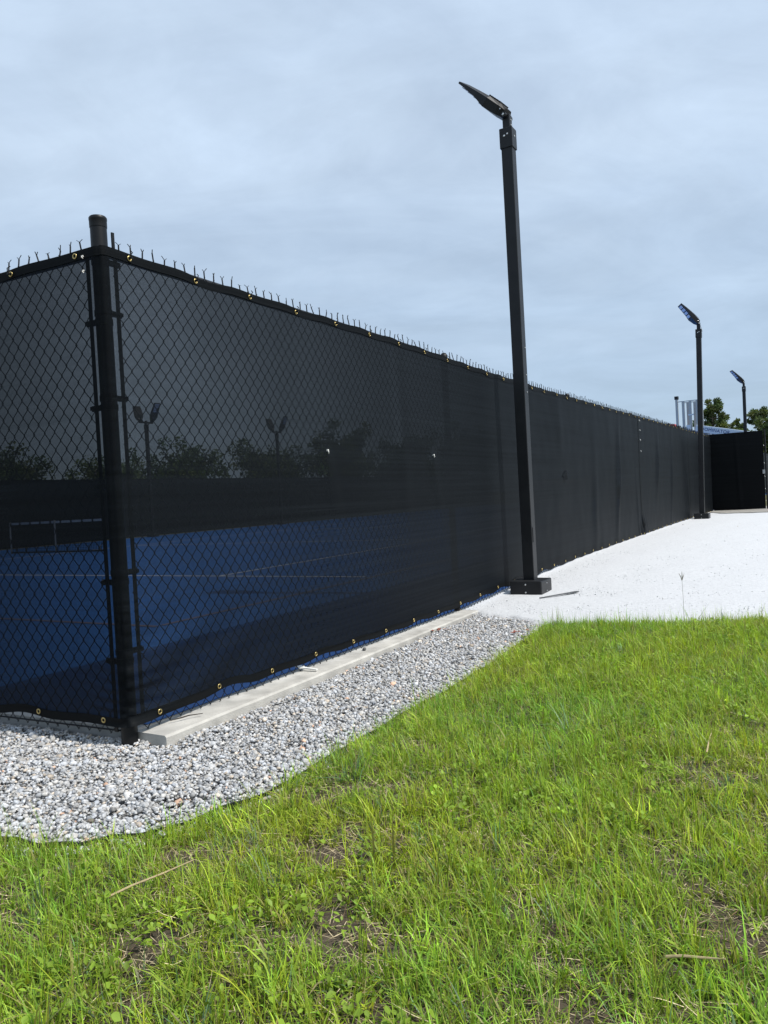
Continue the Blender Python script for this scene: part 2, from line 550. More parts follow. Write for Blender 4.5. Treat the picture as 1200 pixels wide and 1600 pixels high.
# court: a concrete slab with a blue acrylic top
def quad_prism(mb, pts, z0, z1):
    a = [mb.bm.verts.new((p[0], p[1], z0)) for p in pts]
    b = [mb.bm.verts.new((p[0], p[1], z1)) for p in pts]
    n_ = len(pts)
    mb.bm.faces.new(b); mb.bm.faces.new(list(reversed(a)))
    for k in range(n_):
        mb.bm.faces.new((a[k], a[(k + 1) % n_], b[(k + 1) % n_], b[k]))


def corner_in(a, b):                             # a inside the end fence, b inside the long fence
    # solve (q-P).ML = -a, (q-P).NO = -b
    A_ = np.array([ML, NO]); v = np.linalg.solve(A_, np.array([-a, -b]))
    return P + v


END_S, COURT_W = 44.0, 16.6
far_l = P + EL * (COURT_W / abs(EL @ NO))
c0 = corner_in(0.05, 0.014)
c1 = P + D * END_S - NO * 0.014
c2 = P + D * END_S - NO * (COURT_W + 0.2)
c3 = corner_in(0.05, COURT_W + 0.2)
mb = MB(); quad_prism(mb, [c0, c1, c2, c3], -0.12, COURT_Z - 0.004)
slab = mb.build('court_slab', M['concrete_side']); tag(slab, kind='structure')
k0 = corner_in(0.11, 0.02); k3 = corner_in(0.11, COURT_W + 0.1)
k1 = P + D * (END_S - 0.1) - NO * 0.02; k2 = P + D * (END_S - 0.1) - NO * (COURT_W + 0.1)
mb = MB(); quad_prism(mb, [k0, k1, k2, k3], COURT_Z - 0.003, COURT_Z)
tag(mb.build('court_surface', M['court']), kind='structure')


def court_line(sa, oa, sb, ob, w, mat, lift=0.0025):
    a = P + D * sa + NO * oa; b = P + D * sb + NO * ob
    t = (b - a) / np.linalg.norm(b - a); nn = np.array([-t[1], t[0]]) * w / 2
    vs = [(*(a - nn), COURT_Z + lift), (*(b - nn), COURT_Z + lift), (*(b + nn), COURT_Z + lift), (*(a + nn), COURT_Z + lift)]
    me = bpy.data.meshes.new('court_line'); me.from_pydata(vs, [], [(0, 1, 2, 3)])
    tag(link('court_line', me, mat), kind='structure')


court_line(5.05, -2.0, 5.05, -14.6, 0.05, M['court_line'])
court_line(5.08, -4.1, 28, -4.1, 0.05, M['court_line'])
court_line(5.08, -12.4, 28, -12.4, 0.05, M['court_line'])
court_line(11.2, -4.15, 11.2, -12.35, 0.05, M['court_line'])
court_line(16.8, -4.15, 16.8, -12.35, 0.05, M['court_line'])
court_line(1.95, -1.9, 1.95, -14.4, 0.045, M['orange_line'], 0.0045)
court_line(2.0, -1.9, 28, -1.9, 0.045, M['orange_line'], 0.0045)

# concrete kerb outside the long fence
kb = MB()
ks = np.linspace(0.03, 3.09, 18)
rows = []
for s in ks:
    zt = 0.040 + 0.6 * Ts(s) * 0.2
    ow = 0.165 - 0.012 * s / 3.0
    rows.append([kb.bm.verts.new(fr(s, o, z)) for o, z in ((-0.011, -0.1), (-0.011, zt), (ow - 0.008, zt), (ow, zt - 0.008), (ow, -0.1))])
for a, b in zip(rows, rows[1:]):
    for k in range(4):
        kb.bm.faces.new((a[k], a[k + 1], b[k + 1], b[k]))
kb.bm.faces.new(rows[0]); kb.bm.faces.new(list(reversed(rows[-1])))
tag(kb.build('concrete_kerb', M['concrete']), kind='structure')

# walk in front of the gate
wk = MB()
quad_prism(wk, [fr(15.75, 0.5)[:2], fr(15.75, 9)[:2], fr(19.2, 9)[:2], fr(19.2, 0.02)[:2], fr(16.6, 0.02)[:2]], 0.02, 0.158)
M['walk'] = simple('aggregate_concrete', (0.27, 0.255, 0.23), 0.9, var=0.35, scale=14, bump=0.003, bscale=120)
tag(wk.build('concrete_walk', M['walk']), kind='structure')

# plastic edging strip between lawn and gravel
ed = MB()
xe = np.concatenate([np.linspace(-4.5, -1.3, 14), np.linspace(-1.25, 1.0, 60)])
prev = None
for x in xe:
    y = float(border(x)) + 0.015
    z = float(T(x, y))
    cur = [ed.bm.verts.new((x, y + dy_, z + dz_)) for dy_, dz_ in ((-0.004, -0.04), (-0.004, 0.016), (0.004, 0.016), (0.004, -0.04))]
    if prev:
        for k in range(4):
            ed.bm.faces.new((prev[k], prev[(k + 1) % 4], cur[(k + 1) % 4], cur[k]))
    prev = cur
tag(ed.build('lawn_edging', M['black_plastic']), 'thin black plastic edging strip between grey gravel and lawn', 'edging')

# ------------------------------------------------------------------ fences
ZT_S = [0, 0.84, 2.24, 3.85, 5.43, 9.4, 13.0, 17.3, 40]
ZT_Z = [1.906, 1.900, 1.895, 1.864, 1.855, 1.865, 1.882, 1.891, 1.89]
ZB_S = [0, 0.42, 0.75, 1.42, 2.0, 2.9, 4.03, 4.86, 6.14, 9.0, 12, 14.7, 17.3, 40]
ZB_Z = [0.076, 0.080, 0.074, 0.074, 0.066, 0.070, 0.094, 0.112, 0.130, 0.143, 0.158, 0.145, 0.138, 0.138]
GATE_S = 17.35


def ztop(s): return float(np.interp(s, ZT_S, ZT_Z))
def zbot(s): return float(np.interp(s, ZB_S, ZB_Z))


def chain_mesh(name, o2, t2, n2, length, ztf, zbf, W=0.0595, wr=0.0024, s0=0.042, off=0.024, sides=3, spikes=True, seed=1):
    """woven chain-link fabric: zigzag wires that hook through each other, twisted barbs along the top"""
    r_ = np.random.default_rng(seed)
    a = W / 2
    nw = int((length - s0) / a)
    V = []; Q = []; base = 0
    ang = np.arange(sides) * 2 * math.pi / sides
    ring = np.stack([np.cos(ang), np.sin(ang)], -1) * wr
    for k in range(nw):
        sc = s0 + (k + 0.5) * a
        zt = ztf(sc) + 0.010; zb = zbf(sc) - 0.035
        h = a * 1.21
        nj = max(2, int(round((zt - zb) / h))) + 1
        j = np.arange(nj)
        z = zt - j * (zt - zb) / (nj - 1)
        right = ((j + k) % 2 == 0)
        x = s0 + k * a + np.where(right, a, 0) + np.where(right, 0.0012, -0.0012)
        x = x + 0.0012 * r_.standard_normal(nj)
        dep = off + np.where(right, 0.0018, -0.0018)
        cx_ = o2[0] + t2[0] * x + n2[0] * dep; cy_ = o2[1] + t2[1] * x + n2[1] * dep
        vx = cx_[:, None] + t2[0] * ring[None, :, 0] + n2[0] * ring[None, :, 1]
        vy = cy_[:, None] + t2[1] * ring[None, :, 0] + n2[1] * ring[None, :, 1]
        vz = np.repeat(z[:, None], sides, 1)
        V.append(np.stack([vx, vy, vz], -1).reshape(-1, 3))
        i = base + np.arange(nj * sides).reshape(nj, sides)
        i2 = np.roll(i, -1, axis=1)
        Q.append(np.stack([i[:-1], i2[:-1], i2[1:], i[1:]], -1).reshape(-1, 4))
        base += nj * sides
        if spikes and k % 2 == 0:
            sx = s0 + k * a + a
            lean = r_.normal(0, 0.18); ln = r_.normal(0, 0.12)
            hh = 0.023 + r_.normal(0, 0.005)
            fork = 0.0075 + r_.normal(0, 0.003)
            segs = [((sx, off, zt - 0.004), (sx + lean * hh, off + ln * hh, zt + hh))]
            tp = segs[0][1]
            for sg in (-1, 1):
                segs.append((tp, (tp[0] + sg * fork + r_.normal(0, .002), tp[1] + r_.normal(0, .004), tp[2] + 0.011 + r_.normal(0, .004))))
            for si, (pa, pb) in enumerate(segs):
                w_ = wr * (1.5 if si == 0 else 0.9)
                rows_ = []
                for q_ in (pa, pb):
                    c = np.array([o2[0] + t2[0] * q_[0] + n2[0] * q_[1], o2[1] + t2[1] * q_[0] + n2[1] * q_[1], q_[2]])
                    rows_.append(np.stack([c[0] + (t2[0] * ring[:, 0] + n2[0] * ring[:, 1]) * w_ / wr,
                                           c[1] + (t2[1] * ring[:, 0] + n2[1] * ring[:, 1]) * w_ / wr,
                                           np.full(sides, c[2])], -1))
                V.append(np.concatenate(rows_))
                i = base + np.arange(2 * sides).reshape(2, sides); i2 = np.roll(i, -1, axis=1)
                Q.append(np.stack([i[:-1], i2[:-1], i2[1:], i[1:]], -1).reshape(-1, 4))
                base += 2 * sides
    V = np.concatenate(V); Q = np.concatenate(Q)
    return fast_mesh(name, V, Q, np.full(len(Q), 4), smooth=False)


def v3(o2, t2, n2, s, off, z):
    return Vector((o2[0] + t2[0] * s + n2[0] * off, o2[1] + t2[1] * s + n2[1] * off, z))


POST_ME = {}


def line_post(parent, q, z0, z1, r=0.024):
    key = (round(z1 - z0, 2), r)
    if key not in POST_ME:
        h = z1 - z0
        POST_ME[key] = MB().lathe([(r, 0), (r, h - 0.01), (r + 0.004, h - 0.01), (r + 0.004, h + 0.012), (r * 0.6, h + 0.028), (0.001, h + 0.032)], 14).mesh('line_post', True, True)
    o = link('line_post', POST_ME[key], M['vinyl'], parent, (q[0], q[1], z0))
    return o


# the long fence, right of the corner
fence = empty('chain_link_fence', (P[0], P[1], 0))
tag(fence, 'long black chain-link fence running from the corner post past the light poles', 'fence', 'chain-link fences round the court')


def child_world(o, parent):
    """keep world coordinates of a mesh made in world space when its parent is an empty away from the origin"""
    o.parent = parent
    o.location = o.location - parent.location
    return o


cp = MB().lathe([(0.031, -0.12), (0.031, 2.005), (0.031, 2.01)], 28).build('corner_post', M['vinyl'], None, (P[0], P[1], 0), smooth=True)
child_world(cp, fence)
capo = MB().lathe([(0.0322, 1.985), (0.0328, 1.99), (0.0328, 2.012), (0.0338, 2.014), (0.0338, 2.022), (0.030, 2.027), (0.018, 2.029), (0.001, 2.030)], 28).build('post_cap', M['vinyl'], cp, smooth=True)


def brace_band(parent, z, t2, n2):
    b = MB()
    b.lathe([(0.0312, -0.011), (0.0335, -0.011), (0.0335, 0.011), (0.0312, 0.011)], 24)
    c = Vector((t2[0] * 0.045 + n2[0] * 0.018, t2[1] * 0.045 + n2[1] * 0.018, 0))
    b.box(c, (0.05, 0.008, 0.022), Matrix.Rotation(math.atan2(t2[1], t2[0]), 3, 'Z'))
    c2 = Vector((t2[0] * 0.064 + n2[0] * 0.018, t2[1] * 0.064 + n2[1] * 0.018, 0))
    b.box(c2, (0.012, 0.024, 0.014), Matrix.Rotation(math.atan2(t2[1], t2[0]), 3, 'Z'))
    return b.build('brace_band', M['vinyl'], parent, (0, 0, z), smooth=True)


for z in (1.66, 1.335, 1.035, 0.665, 0.36):
    brace_band(cp, z, D, NO)
    brace_band(cp, z - 0.035, EL, ML)
brace_band(cp, 1.855, D, NO)
for s in np.arange(3.05, GATE_S - 0.5, 3.05):
    q = P + D * s
    child_world(line_post(None, q, -0.05, ztop(s) + 0.01), fence)
q = P + D * GATE_S
gp = MB().lathe([(0.03, 0.0), (0.03, 1.9), (0.033, 1.9), (0.033, 1.92), (0.02, 1.935), (0.001, 1.94)], 20).build('gate_post', M['vinyl'], None, (q[0], q[1], 0), smooth=True)
child_world(gp, fence)
rail = MB().tube([v3(P, D, NO, s, 0, ztop(s) - 0.007) for s in np.linspace(0.03, GATE_S, 40)], 0.02, 12)
child_world(rail.build('top_rail', M['vinyl'], smooth=True), fence)
bw = MB().tube([v3(P, D, NO, s, 0.016, zbot(s) + 0.03) for s in np.linspace(0.03, GATE_S, 40)], 0.004, 6)
child_world(bw.build('bottom_wire', M['vinyl']), fence)
tb = MB().box((0, 0, 0), (0.016, 0.005, 1.84)).build('tension_bar', M['vinyl'], None, v3(P, D, NO, 0.052, 0.022, 0.99), (0, 0, math.atan2(D[1], D[0])))
child_world(tb, fence)
stub = MB().box((0, 0, 0), (0.012, 0.006, 0.09)).build('tension_bar', M['vinyl'], None, v3(P, D, NO, 0.056, 0.012, 1.935), (0, 0, math.atan2(D[1], D[0])))
child_world(stub, fence)
cl = link('chain_link', chain_mesh('chain_link', P, D, NO, GATE_S, ztop, zbot, seed=1), M['vinyl']); cl['kind'] = 'stuff'
child_world(cl, fence)

# the end fence, left of the corner
def zl(s): return 1.903 + 0.0 * s
def zlb(s): return 0.078


LEN_L = COURT_W / abs(EL @ NO)
fence2 = empty('chain_link_fence', (P[0] + EL[0] * 0.1, P[1] + EL[1] * 0.1, 0))
tag(fence2, 'short end chain-link fence left of the corner post, standing in the gravel', 'fence', 'chain-link fences round the court')
cl = link('chain_link', chain_mesh('chain_link', P, EL, ML, LEN_L, zl, zlb, seed=2), M['vinyl']); cl['kind'] = 'stuff'
child_world(cl, fence2)
child_world(MB().tube([v3(P, EL, ML, s, 0, 1.895) for s in (0.03, LEN_L)], 0.02, 12).build('top_rail', M['vinyl'], smooth=True), fence2)
child_world(MB().tube([v3(P, EL, ML, s, 0.016, 0.055) for s in (0.03, LEN_L)], 0.004, 6).build('bottom_wire', M['vinyl']), fence2)
child_world(MB().box((0, 0, 0), (0.016, 0.005, 1.84)).build('tension_bar', M['vinyl'], None, v3(P, EL, ML, 0.044, 0.022, 0.97), (0, 0, math.atan2(EL[1], EL[0]))), fence2)
for s in np.arange(3.05, LEN_L, 3.05):
    child_world(line_post(None, P + EL * s, -0.05, 1.905), fence2)

# ------------------------------------------------------------------ windscreens
OFF = 0.036


def wrinkle_right(s, z):
    """small outward bulges and folds of the hanging cloth"""
    d = 0.004 * (0.5 + 0.5 * vnoise(s, z * 0.6, 11, 2.6))
    near = np.exp(-(np.abs(s) / 0.22) ** 2) * np.exp(-((z - 0.05) / 0.32) ** 2)
    d = d + near * 0.0085 * (0.5 + 0.5 * np.sin(z * 135 + 14 * s + 2.6 * vnoise(s, z, 51, 6.0) + 2.5 * np.sin(s * 9 + z * 11)))
    tri = np.clip(1 - s / 1.0, 0, 1) * np.clip(1 - z / 0.62, 0, 1) * (s > 0)
    d = d + tri * 0.026 * (0.5 + 0.5 * np.sin((z - 0.42 * s) * 27 + 1.0))
    d = d + np.clip(s - 3.5, 0, 1) * 0.012 * (0.5 + 0.5 * vnoise(s, z * 0.5, 14, 3.3, 4))
    for s0, sl, amp, wd, zc, zw in ((2.25, 0.05, 0.005, 0.07, 1.3, 0.5), (5.6, 0.03, 0.010, 0.10, 1.5, 0.3), (7.0, -0.1, 0.018, 0.10, 0.7, 0.5), (8.25, -0.22, 0.040, 0.08, 1.0, 0.55),
                                    (9.1, 0.05, 0.014, 0.06, 0.6, 0.4), (10.9, -0.24, 0.035, 0.08, 1.15, 0.4), (12.2, -0.25, 0.030, 0.07, 0.9, 0.6), (13.6, 0.08, 0.02, 0.08, 0.6, 0.4), (15.7, -0.2, 0.03, 0.1, 1.1, 0.5)):
        d = d + amp * np.exp(-((s - s0 - sl * (1.9 - z)) / wd) ** 2) * np.exp(-((z - zc) / zw) ** 2)
    for s0, z0 in ((1.40, 1.165), (2.69, 1.165)):               # pulled-in tie points, tent-like creases below them
        rr = np.sqrt((s - s0) ** 2 + (z - z0) ** 2)
        d = d + 0.010 * np.exp(-((s - s0 - 0.25 * (z0 - z)) / 0.06) ** 2) * np.exp(-np.clip(z0 - z, 0, 9) / 0.22) * (z < z0)
    # heap of slack at the bottom of the seam
    d = d + 0.03 * np.exp(-((s - 9.45) / 0.22) ** 2) * np.exp(-((z - 0.25) / 0.16) ** 2) * (0.5 + 0.5 * np.sin(s * 40 + z * 22))
    d = d + 0.0035 * np.exp(-((z - 0.985) / 0.006) ** 2)         # lapped seam half way up
    return d


def wrinkle_left(s, z):
    d = 0.003 * (0.5 + 0.5 * vnoise(s + 40, z * 0.6, 12, 2.6))
    near = np.exp(-(np.abs(s) / 0.16) ** 2) * np.exp(-((z - 0.05) / 0.28) ** 2)
    d = d + near * 0.006 * (0.5 + 0.5 * np.sin(z * 170 - 12 * s + 2.5 * np.sin(s * 9 + z * 7)))
    d = d + 0.0035 * np.exp(-((z - 0.985) / 0.006) ** 2)
    return d


GROM = 0.365


def hem_sag(s):
    k = np.floor(s / GROM)
    amp = 0.004 + 0.012 * np.abs(np.sin(k * 12.9898) * 43758.5453 % 1.0)
    return amp * np.sin(np.pi * ((s / GROM) % 1.0)) ** 2


def path_cols():
    """columns of the wrapped screen: (position on the fence line, outward normal, s, side)"""
    cols = []
    ls = np.concatenate([np.arange(LEN_L - 0.05, 2.5, -0.3), np.arange(2.5, 0.045, -0.03)])
    for s in ls: cols.append((P + EL * s, ML, -s))
    aL = math.atan2(ML[1], ML[0]); aR = math.atan2(NO[1], NO[0])
    if aR < aL: aR += 2 * math.pi
    for t in np.linspace(0, 1, 12):
        a = aL + (aR - aL) * t
        cols.append((P.copy(), np.array([math.cos(a), math.sin(a)]), -0.02 + 0.04 * t))
    return cols


def screen_strip(cols, zfun, wr, nz, name):
    """grid from columns; zfun(s) -> (zb, zt)"""
    nc = len(cols)
    tz = np.linspace(0, 1, nz) if nz < 20 else np.concatenate([np.linspace(0, 0.30, 78, endpoint=False), np.linspace(0.30, 1, 44)])
    nz = len(tz)
    V = np.zeros((nc, nz, 3))
    for i, (q, nrm, s) in enumerate(cols):
        zb, zt = zfun(s)
        z = zb + tz * (zt - zb)
        w = wr(np.full(nz, s), z)
        V[i, :, 0] = q[0] + nrm[0] * (OFF + w); V[i, :, 1] = q[1] + nrm[1] * (OFF + w); V[i, :, 2] = z
    idx = np.arange(nc * nz).reshape(nc, nz)
    q4 = np.stack([idx[:-1, :-1], idx[1:, :-1], idx[1:, 1:], idx[:-1, 1:]], -1).reshape(-1, 4)
    return fast_mesh(name, V.reshape(-1, 3), q4, np.full(len(q4), 4), smooth=True)


def wr_all(s, z):
    return np.where(s < 0, wrinkle_left(-s, z), wrinkle_right(s, z))


def z_all(s):
    if s < 0:
        return 0.078 + 1.1 * hem_sag(-s), 1.903 - 0.6 * hem_sag(-s)
    return zbot(s) + 0.006 + 1.3 * hem_sag(s), ztop(s) - hem_sag(s)


HEM = 0.033
SEAM_S = 9.42
cols = path_cols()
for s in np.concatenate([np.arange(0.05, 3.4, 0.022), np.arange(3.4, SEAM_S - 0.01, 0.035)]):
    cols.append((P + D * s, NO, float(s)))
cols.append((P + D * SEAM_S, NO, SEAM_S))
cols2 = [(P + D * s, NO, float(s)) for s in np.arange(SEAM_S + 0.003, GATE_S + 0.03, 0.035)]


GR_ME = None


def grommet_mesh():
    b = MB()
    R1, r1, sg, sg2 = 0.0088, 0.0030, 14, 6
    rings = []
    for k in range(sg):
        a = 2 * math.pi * k / sg
        rings.append([b.bm.verts.new(((R1 + r1 * math.cos(2 * math.pi * j / sg2)) * math.cos(a), r1 * 0.7 * math.sin(2 * math.pi * j / sg2),
                                      (R1 + r1 * math.cos(2 * math.pi * j / sg2)) * math.sin(a))) for j in range(sg2)])
    for k in range(sg):
        x, y = rings[k], rings[(k + 1) % sg]
        for j in range(sg2):
            b.bm.faces.new((x[j], x[(j + 1) % sg2], y[(j + 1) % sg2], y[j]))
    return b.mesh('grommet', True)


GR_ME = grommet_mesh()
GR_ME.materials.append(M['brass'])
TIE_ME = MB().tube([(0, 0.002, 0), (0.003, 0.012, 0.012), (-0.002, 0.016, 0.02), (-0.006, 0.004, 0.030)], 0.0022, 5).box((0, 0.010, 0.0), (0.008, 0.010, 0.008)).mesh('zip_tie')
TIE_ME.materials.append(M['vinyl'])
TIEW_ME = MB().tube([(0, 0.002, 0), (0.004, 0.014, 0.004), (0.001, 0.018, -0.006), (-0.006, 0.012, -0.014)], 0.003, 5).box((0, 0.010, 0.003), (0.011, 0.010, 0.010)).mesh('zip_tie_white')
TIEW_ME.materials.append(M['white_tie'])


def windscreen(cols_, label, gromms, name='windscreen'):
    q0 = cols_[0][0] if len(cols_) < 260 else P
    root = empty(name, (q0[0], q0[1], 0.0))
    tag(root, label, 'windscreen', 'black mesh windscreens on the fences')
    cloth = link('cloth', screen_strip(cols_, z_all, wr_all, 72, 'cloth'), M['screen'])
    child_world(cloth, root)
    top = link('top_hem', screen_strip(cols_, lambda s: (z_all(s)[1] - HEM, z_all(s)[1] + 0.002), lambda s, z: wr_all(s, z) + 0.0025, 4, 'top_hem'), M['hem'])
    child_world(top, root)
    bot = link('bottom_hem', screen_strip(cols_, lambda s: (z_all(s)[0] - 0.002, z_all(s)[0] + HEM), lambda s, z: wr_all(s, z) + 0.0025, 4, 'bottom_hem'), M['hem'])
    child_world(bot, root)
    for s in gromms:
        if s < 0: q, nn = P + EL * (-s), ML
        else: q, nn = P + D * s, NO
        for top_ in (True, False):
            zb, zt = z_all(s)
            z = zt - 0.017 if top_ else zb + 0.017
            w = float(wr_all(np.array([s]), np.array([z]))[0]) + OFF + 0.0045
            loc = (q[0] + nn[0] * w, q[1] + nn[1] * w, z)
            rz = math.atan2(nn[1], nn[0]) - math.pi / 2
            child_world(link('grommet', GR_ME, None, None, loc, (0, 0, rz)), root)
            if top_ and abs(s) > 0.1:
                child_world(link('zip_tie', TIE_ME, None, None, loc, (0, 0, rz)), root)
    return root


gl = [-(0.09 + GROM * k) for k in range(12)]
gr_ = [0.105 + GROM * k for k in range(26)]
ws1 = windscreen(cols, 'black mesh windscreen wrapped round the corner post, brass grommets along both hems', gl + [s for s in gr_ if s < SEAM_S - 0.05])
ws2 = windscreen(cols2, 'opaque-looking black windscreen between the laced seam and the open gate', [SEAM_S + 0.06 + GROM * k for k in range(21)])
# ties: bright knots in the cloth and along the laced seam
for s, z in ((1.40, 1.165), (2.69, 1.165)):
    w = OFF + 0.006
    child_world(link('zip_tie', TIEW_ME, None, None, v3(P, D, NO, s, w, z), (0, 0, math.atan2(NO[1], NO[0]) - math.pi / 2)), ws1)
for z in (1.80, 1.66, 1.52, 1.36):
    child_world(link('lacing_tie', TIEW_ME, None, None, v3(P, D, NO, SEAM_S + 0.01, OFF + 0.02, z), (0, 0, math.atan2(NO[1], NO[0]) - math.pi / 2)), ws2)
for cs_, nm in ((np.linspace(SEAM_S - 0.03, SEAM_S - 0.001, 3), ws1), (np.linspace(SEAM_S + 0.004, SEAM_S + 0.03, 3), ws2)):
    sc3 = [(P + D * s, NO, float(s)) for s in cs_]
    child_world(link('side_hem', screen_strip(sc3, z_all, lambda s, z: wr_all(s, z) + 0.003, 30, 'side_hem'), M['hem']), nm)
# torn flap in the cloth beyond the first light pole
fl = bpy.data.meshes.new('torn_flap')
pv = [v3(P, D, NO, 5.62 + a, OFF + b, 1.02 + c) for a, b, c in ((0, 0.02, 0), (0.13, 0.022, 0.055), (0.17, 0.035, 0.02), (0.06, 0.05, -0.045), (0.02, 0.03, -0.035))]
fl.from_pydata(pv, [], [(0, 1, 2, 3, 4)])
child_world(link('torn_flap', fl, M['hem']), ws1)
for z in (1.875, 1.82, 1.05, 0.76, 0.64):
    child_world(link('lacing_tie', TIEW_ME if z > 1.5 else TIE_ME, None, None, v3(P, EL, ML, 0.046, OFF + 0.002, z), (0, 0, math.atan2(ML[1], ML[0]) - math.pi / 2)), ws1).scale = (0.55, 0.55, 0.55)


# the fence across the court and the fence beyond the gate, with their screens
def plain_fence(o2, t2, n2, length, label, wlabel, step=3.05, hh=1.9, z0=0.04, W=0.32, mat='screen_far'):
    root = empty('chain_link_fence', (o2[0], o2[1], 0)); tag(root, label, 'fence', 'chain-link fences round the court')
    for s in np.arange(0.0, length + 0.01, step):
        child_world(line_post(None, o2 + t2 * s, 0.0, hh + 0.02), root)
    child_world(MB().tube([v3(o2, t2, n2, 0, 0, hh - 0.03), v3(o2, t2, n2, length, 0, hh - 0.03)], 0.02, 8).build('top_rail', M['vinyl'], smooth=True), root)
    c = link('chain_link', chain_mesh('chain_link', o2, t2, n2, length, lambda s: hh, lambda s: z0 + 0.03, W=W, wr=0.0024, seed=4), M['vinyl']); c['kind'] = 'stuff'
    child_world(c, root)
    w = empty('windscreen', (o2[0], o2[1], 0)); tag(w, wlabel, 'windscreen', 'black mesh windscreens on the fences')
    ss = np.arange(0, length + 0.01, 0.2); zz_ = np.linspace(z0 + 0.03, hh, 14)
    A_, B_ = np.meshgrid(ss, zz_, indexing='ij')
    off = 0.04 + 0.012 * (0.5 + 0.5 * vnoise(A_, B_, 21, 2.0))
    X_ = o2[0] + t2[0] * A_ + n2[0] * off; Y_ = o2[1] + t2[1] * A_ + n2[1] * off
    child_world(link('cloth', grid_mesh('cloth', X_, Y_, B_), M[mat]), w)
    for nm, za, zb_ in (('top_hem', hh - 0.05, hh + 0.002), ('bottom_hem', z0 + 0.028, z0 + 0.08)):
        A2, B2 = np.meshgrid(ss, np.array([za, zb_]), indexing='ij')
        o3 = 0.056
        child_world(link(nm, grid_mesh(nm, o2[0] + t2[0] * A2 + n2[0] * o3, o2[1] + t2[1] * A2 + n2[1] * o3, B2), M['hem']), w)
    return root


far0 = corner_in(0.0, COURT_W)
plain_fence(far0, D, NO, 46.0, 'far chain-link fence across the blue court, seen through the mesh', 'dark windscreen on the far side of the blue court')
plain_fence(P + D * (GATE_S + 1.2), D, NO, 27.0, 'chain-link fence that goes on beyond the open gate', 'black windscreen that goes on beyond the open gate', z0=0.12)

# open gate leaf at the far end
GL = 1.13
gq = P + D * (GATE_S + 0.06)
gate = empty('gate', (gq[0], gq[1], 0.0), math.atan2(NO[1], NO[0]))
tag(gate, 'open gate leaf clad in black windscreen at the far end of the long fence', 'gate')
fb = MB()
zb0, zt0 = 0.175, 1.925
fb.tube([(0.06, 0, zb0), (0.06, 0, zt0), (GL, 0, zt0), (GL, 0, zb0), (0.06, 0, zb0)], 0.022, 10)
fb.build('gate_frame', M['vinyl'], gate, smooth=True)
MB().tube([(0.08, 0, 1.05), (GL - 0.02, 0, 1.05)], 0.016, 8).build('middle_rail', M['vinyl'], gate, smooth=True)
MB().tube([(GL + 0.055, 0.0, 0.1), (GL + 0.055, 0.0, 1.96)], 0.02, 10).build('latch_post', M['vinyl'], gate, smooth=True)
gx_, gz_ = np.meshgrid(np.linspace(0.02, GL + 0.02, 40), np.linspace(zb0, zt0 + 0.01, 50), indexing='ij')
gy_ = -0.030 - 0.006 * (0.5 + 0.5 * vnoise(gx_, gz_, 31, 4)) - 0.012 * np.exp(-((gx_ - 0.58 - 0.03 * (1.9 - gz_)) / 0.03) ** 2)
link('cloth', grid_mesh('cloth', gx_, gy_, gz_), M['hem'], gate)
for z in (0.35, 0.62, 0.9, 1.2, 1.6):
    link('zip_tie', TIEW_ME, None, gate, (GL + 0.03, -0.045, z), (0, 0, math.pi))
lm = MB().box((GL + 0.01, -0.04, 1.0), (0.05, 0.03, 0.09), bevel=0.006)
lm.build('latch', M['grey_steel'], gate)
for z in (0.4, 1.7):
    MB().box((0.02, 0, z), (0.09, 0.05, 0.06), bevel=0.006).build('hinge', M['vinyl'], gate)

# ------------------------------------------------------------------ light poles
PW = 0.092


def bolt(parent, loc, axis, r=0.006, mat='steel'):
    b = MB().lathe([(r, 0), (r, 0.003), (r * 0.5, 0.005), (0.0005, 0.005)], 8)
    q = Vector((0, 0, 1)).rotation_difference(Vector(axis)).to_euler()
    return b.build('bolt', M[mat], parent, loc, q)


def lamp_head(parent, loc, yaw, tilt, length=0.56, name='lamp_head'):
    """tapered LED shoebox: x runs from the knuckle to the tip, underside is -z"""
    b = MB()
    secs = [(0.0, 0.055, -0.045, 0.03), (0.05, 0.085, -0.055, 0.036), (0.16, 0.125, -0.058, 0.036), (0.27, 0.135, -0.030, 0.030), (0.40, 0.132, -0.018, 0.022), (length, 0.120, -0.012, 0.010)]
    rr = []
    for x, w, zb, zt in secs:
        rr.append([b.bm.verts.new((x, y, z)) for y, z in ((-w, zb), (w, zb), (w, zt * 0.4), (w * 0.75, zt), (-w * 0.75, zt), (-w, zt * 0.4))])
    for a, c in zip(rr, rr[1:]):
        for k in range(6):
            b.bm.faces.new((a[k], a[(k + 1) % 6], c[(k + 1) % 6], c[k]))
    b.bm.faces.new(list(reversed(rr[0]))); b.bm.faces.new(rr[-1])
    rot = (Matrix.Rotation(yaw, 4, 'Z') @ Matrix.Rotation(-tilt, 4, 'Y')).to_euler()
    h = b.build(name, M['black_paint'], parent, loc, rot)
    for k in range(4):                                       # LED modules on the underside
        x = length - 0.055 - k * 0.075
        zb = float(np.interp(x, [s[0] for s in secs], [s[2] for s in secs]))
        MB().box((x, 0, zb - 0.004), (0.058, 0.17, 0.006), bevel=0.002).build('led_module', M['lens'], h)
    fn = MB()
    for k in range(5):
        fn.box((0.07 + k * 0.03, 0, 0.041), (0.006, 0.14, 0.014))
    f_ = fn.build('heat_fins', M['black_paint'], h)
    MB().tube([(-0.015, -0.062, -0.02), (-0.015, 0.062, -0.02)], 0.022, 10).build('knuckle', M['black_paint'], h)
    for sg in (-1, 1):
        bolt(h, (-0.015, sg * 0.062, -0.02), (0, sg, 0), 0.010)
        bolt(h, (0.03, sg * 0.072, 0.0), (0, sg, 0), 0.007)
    return h


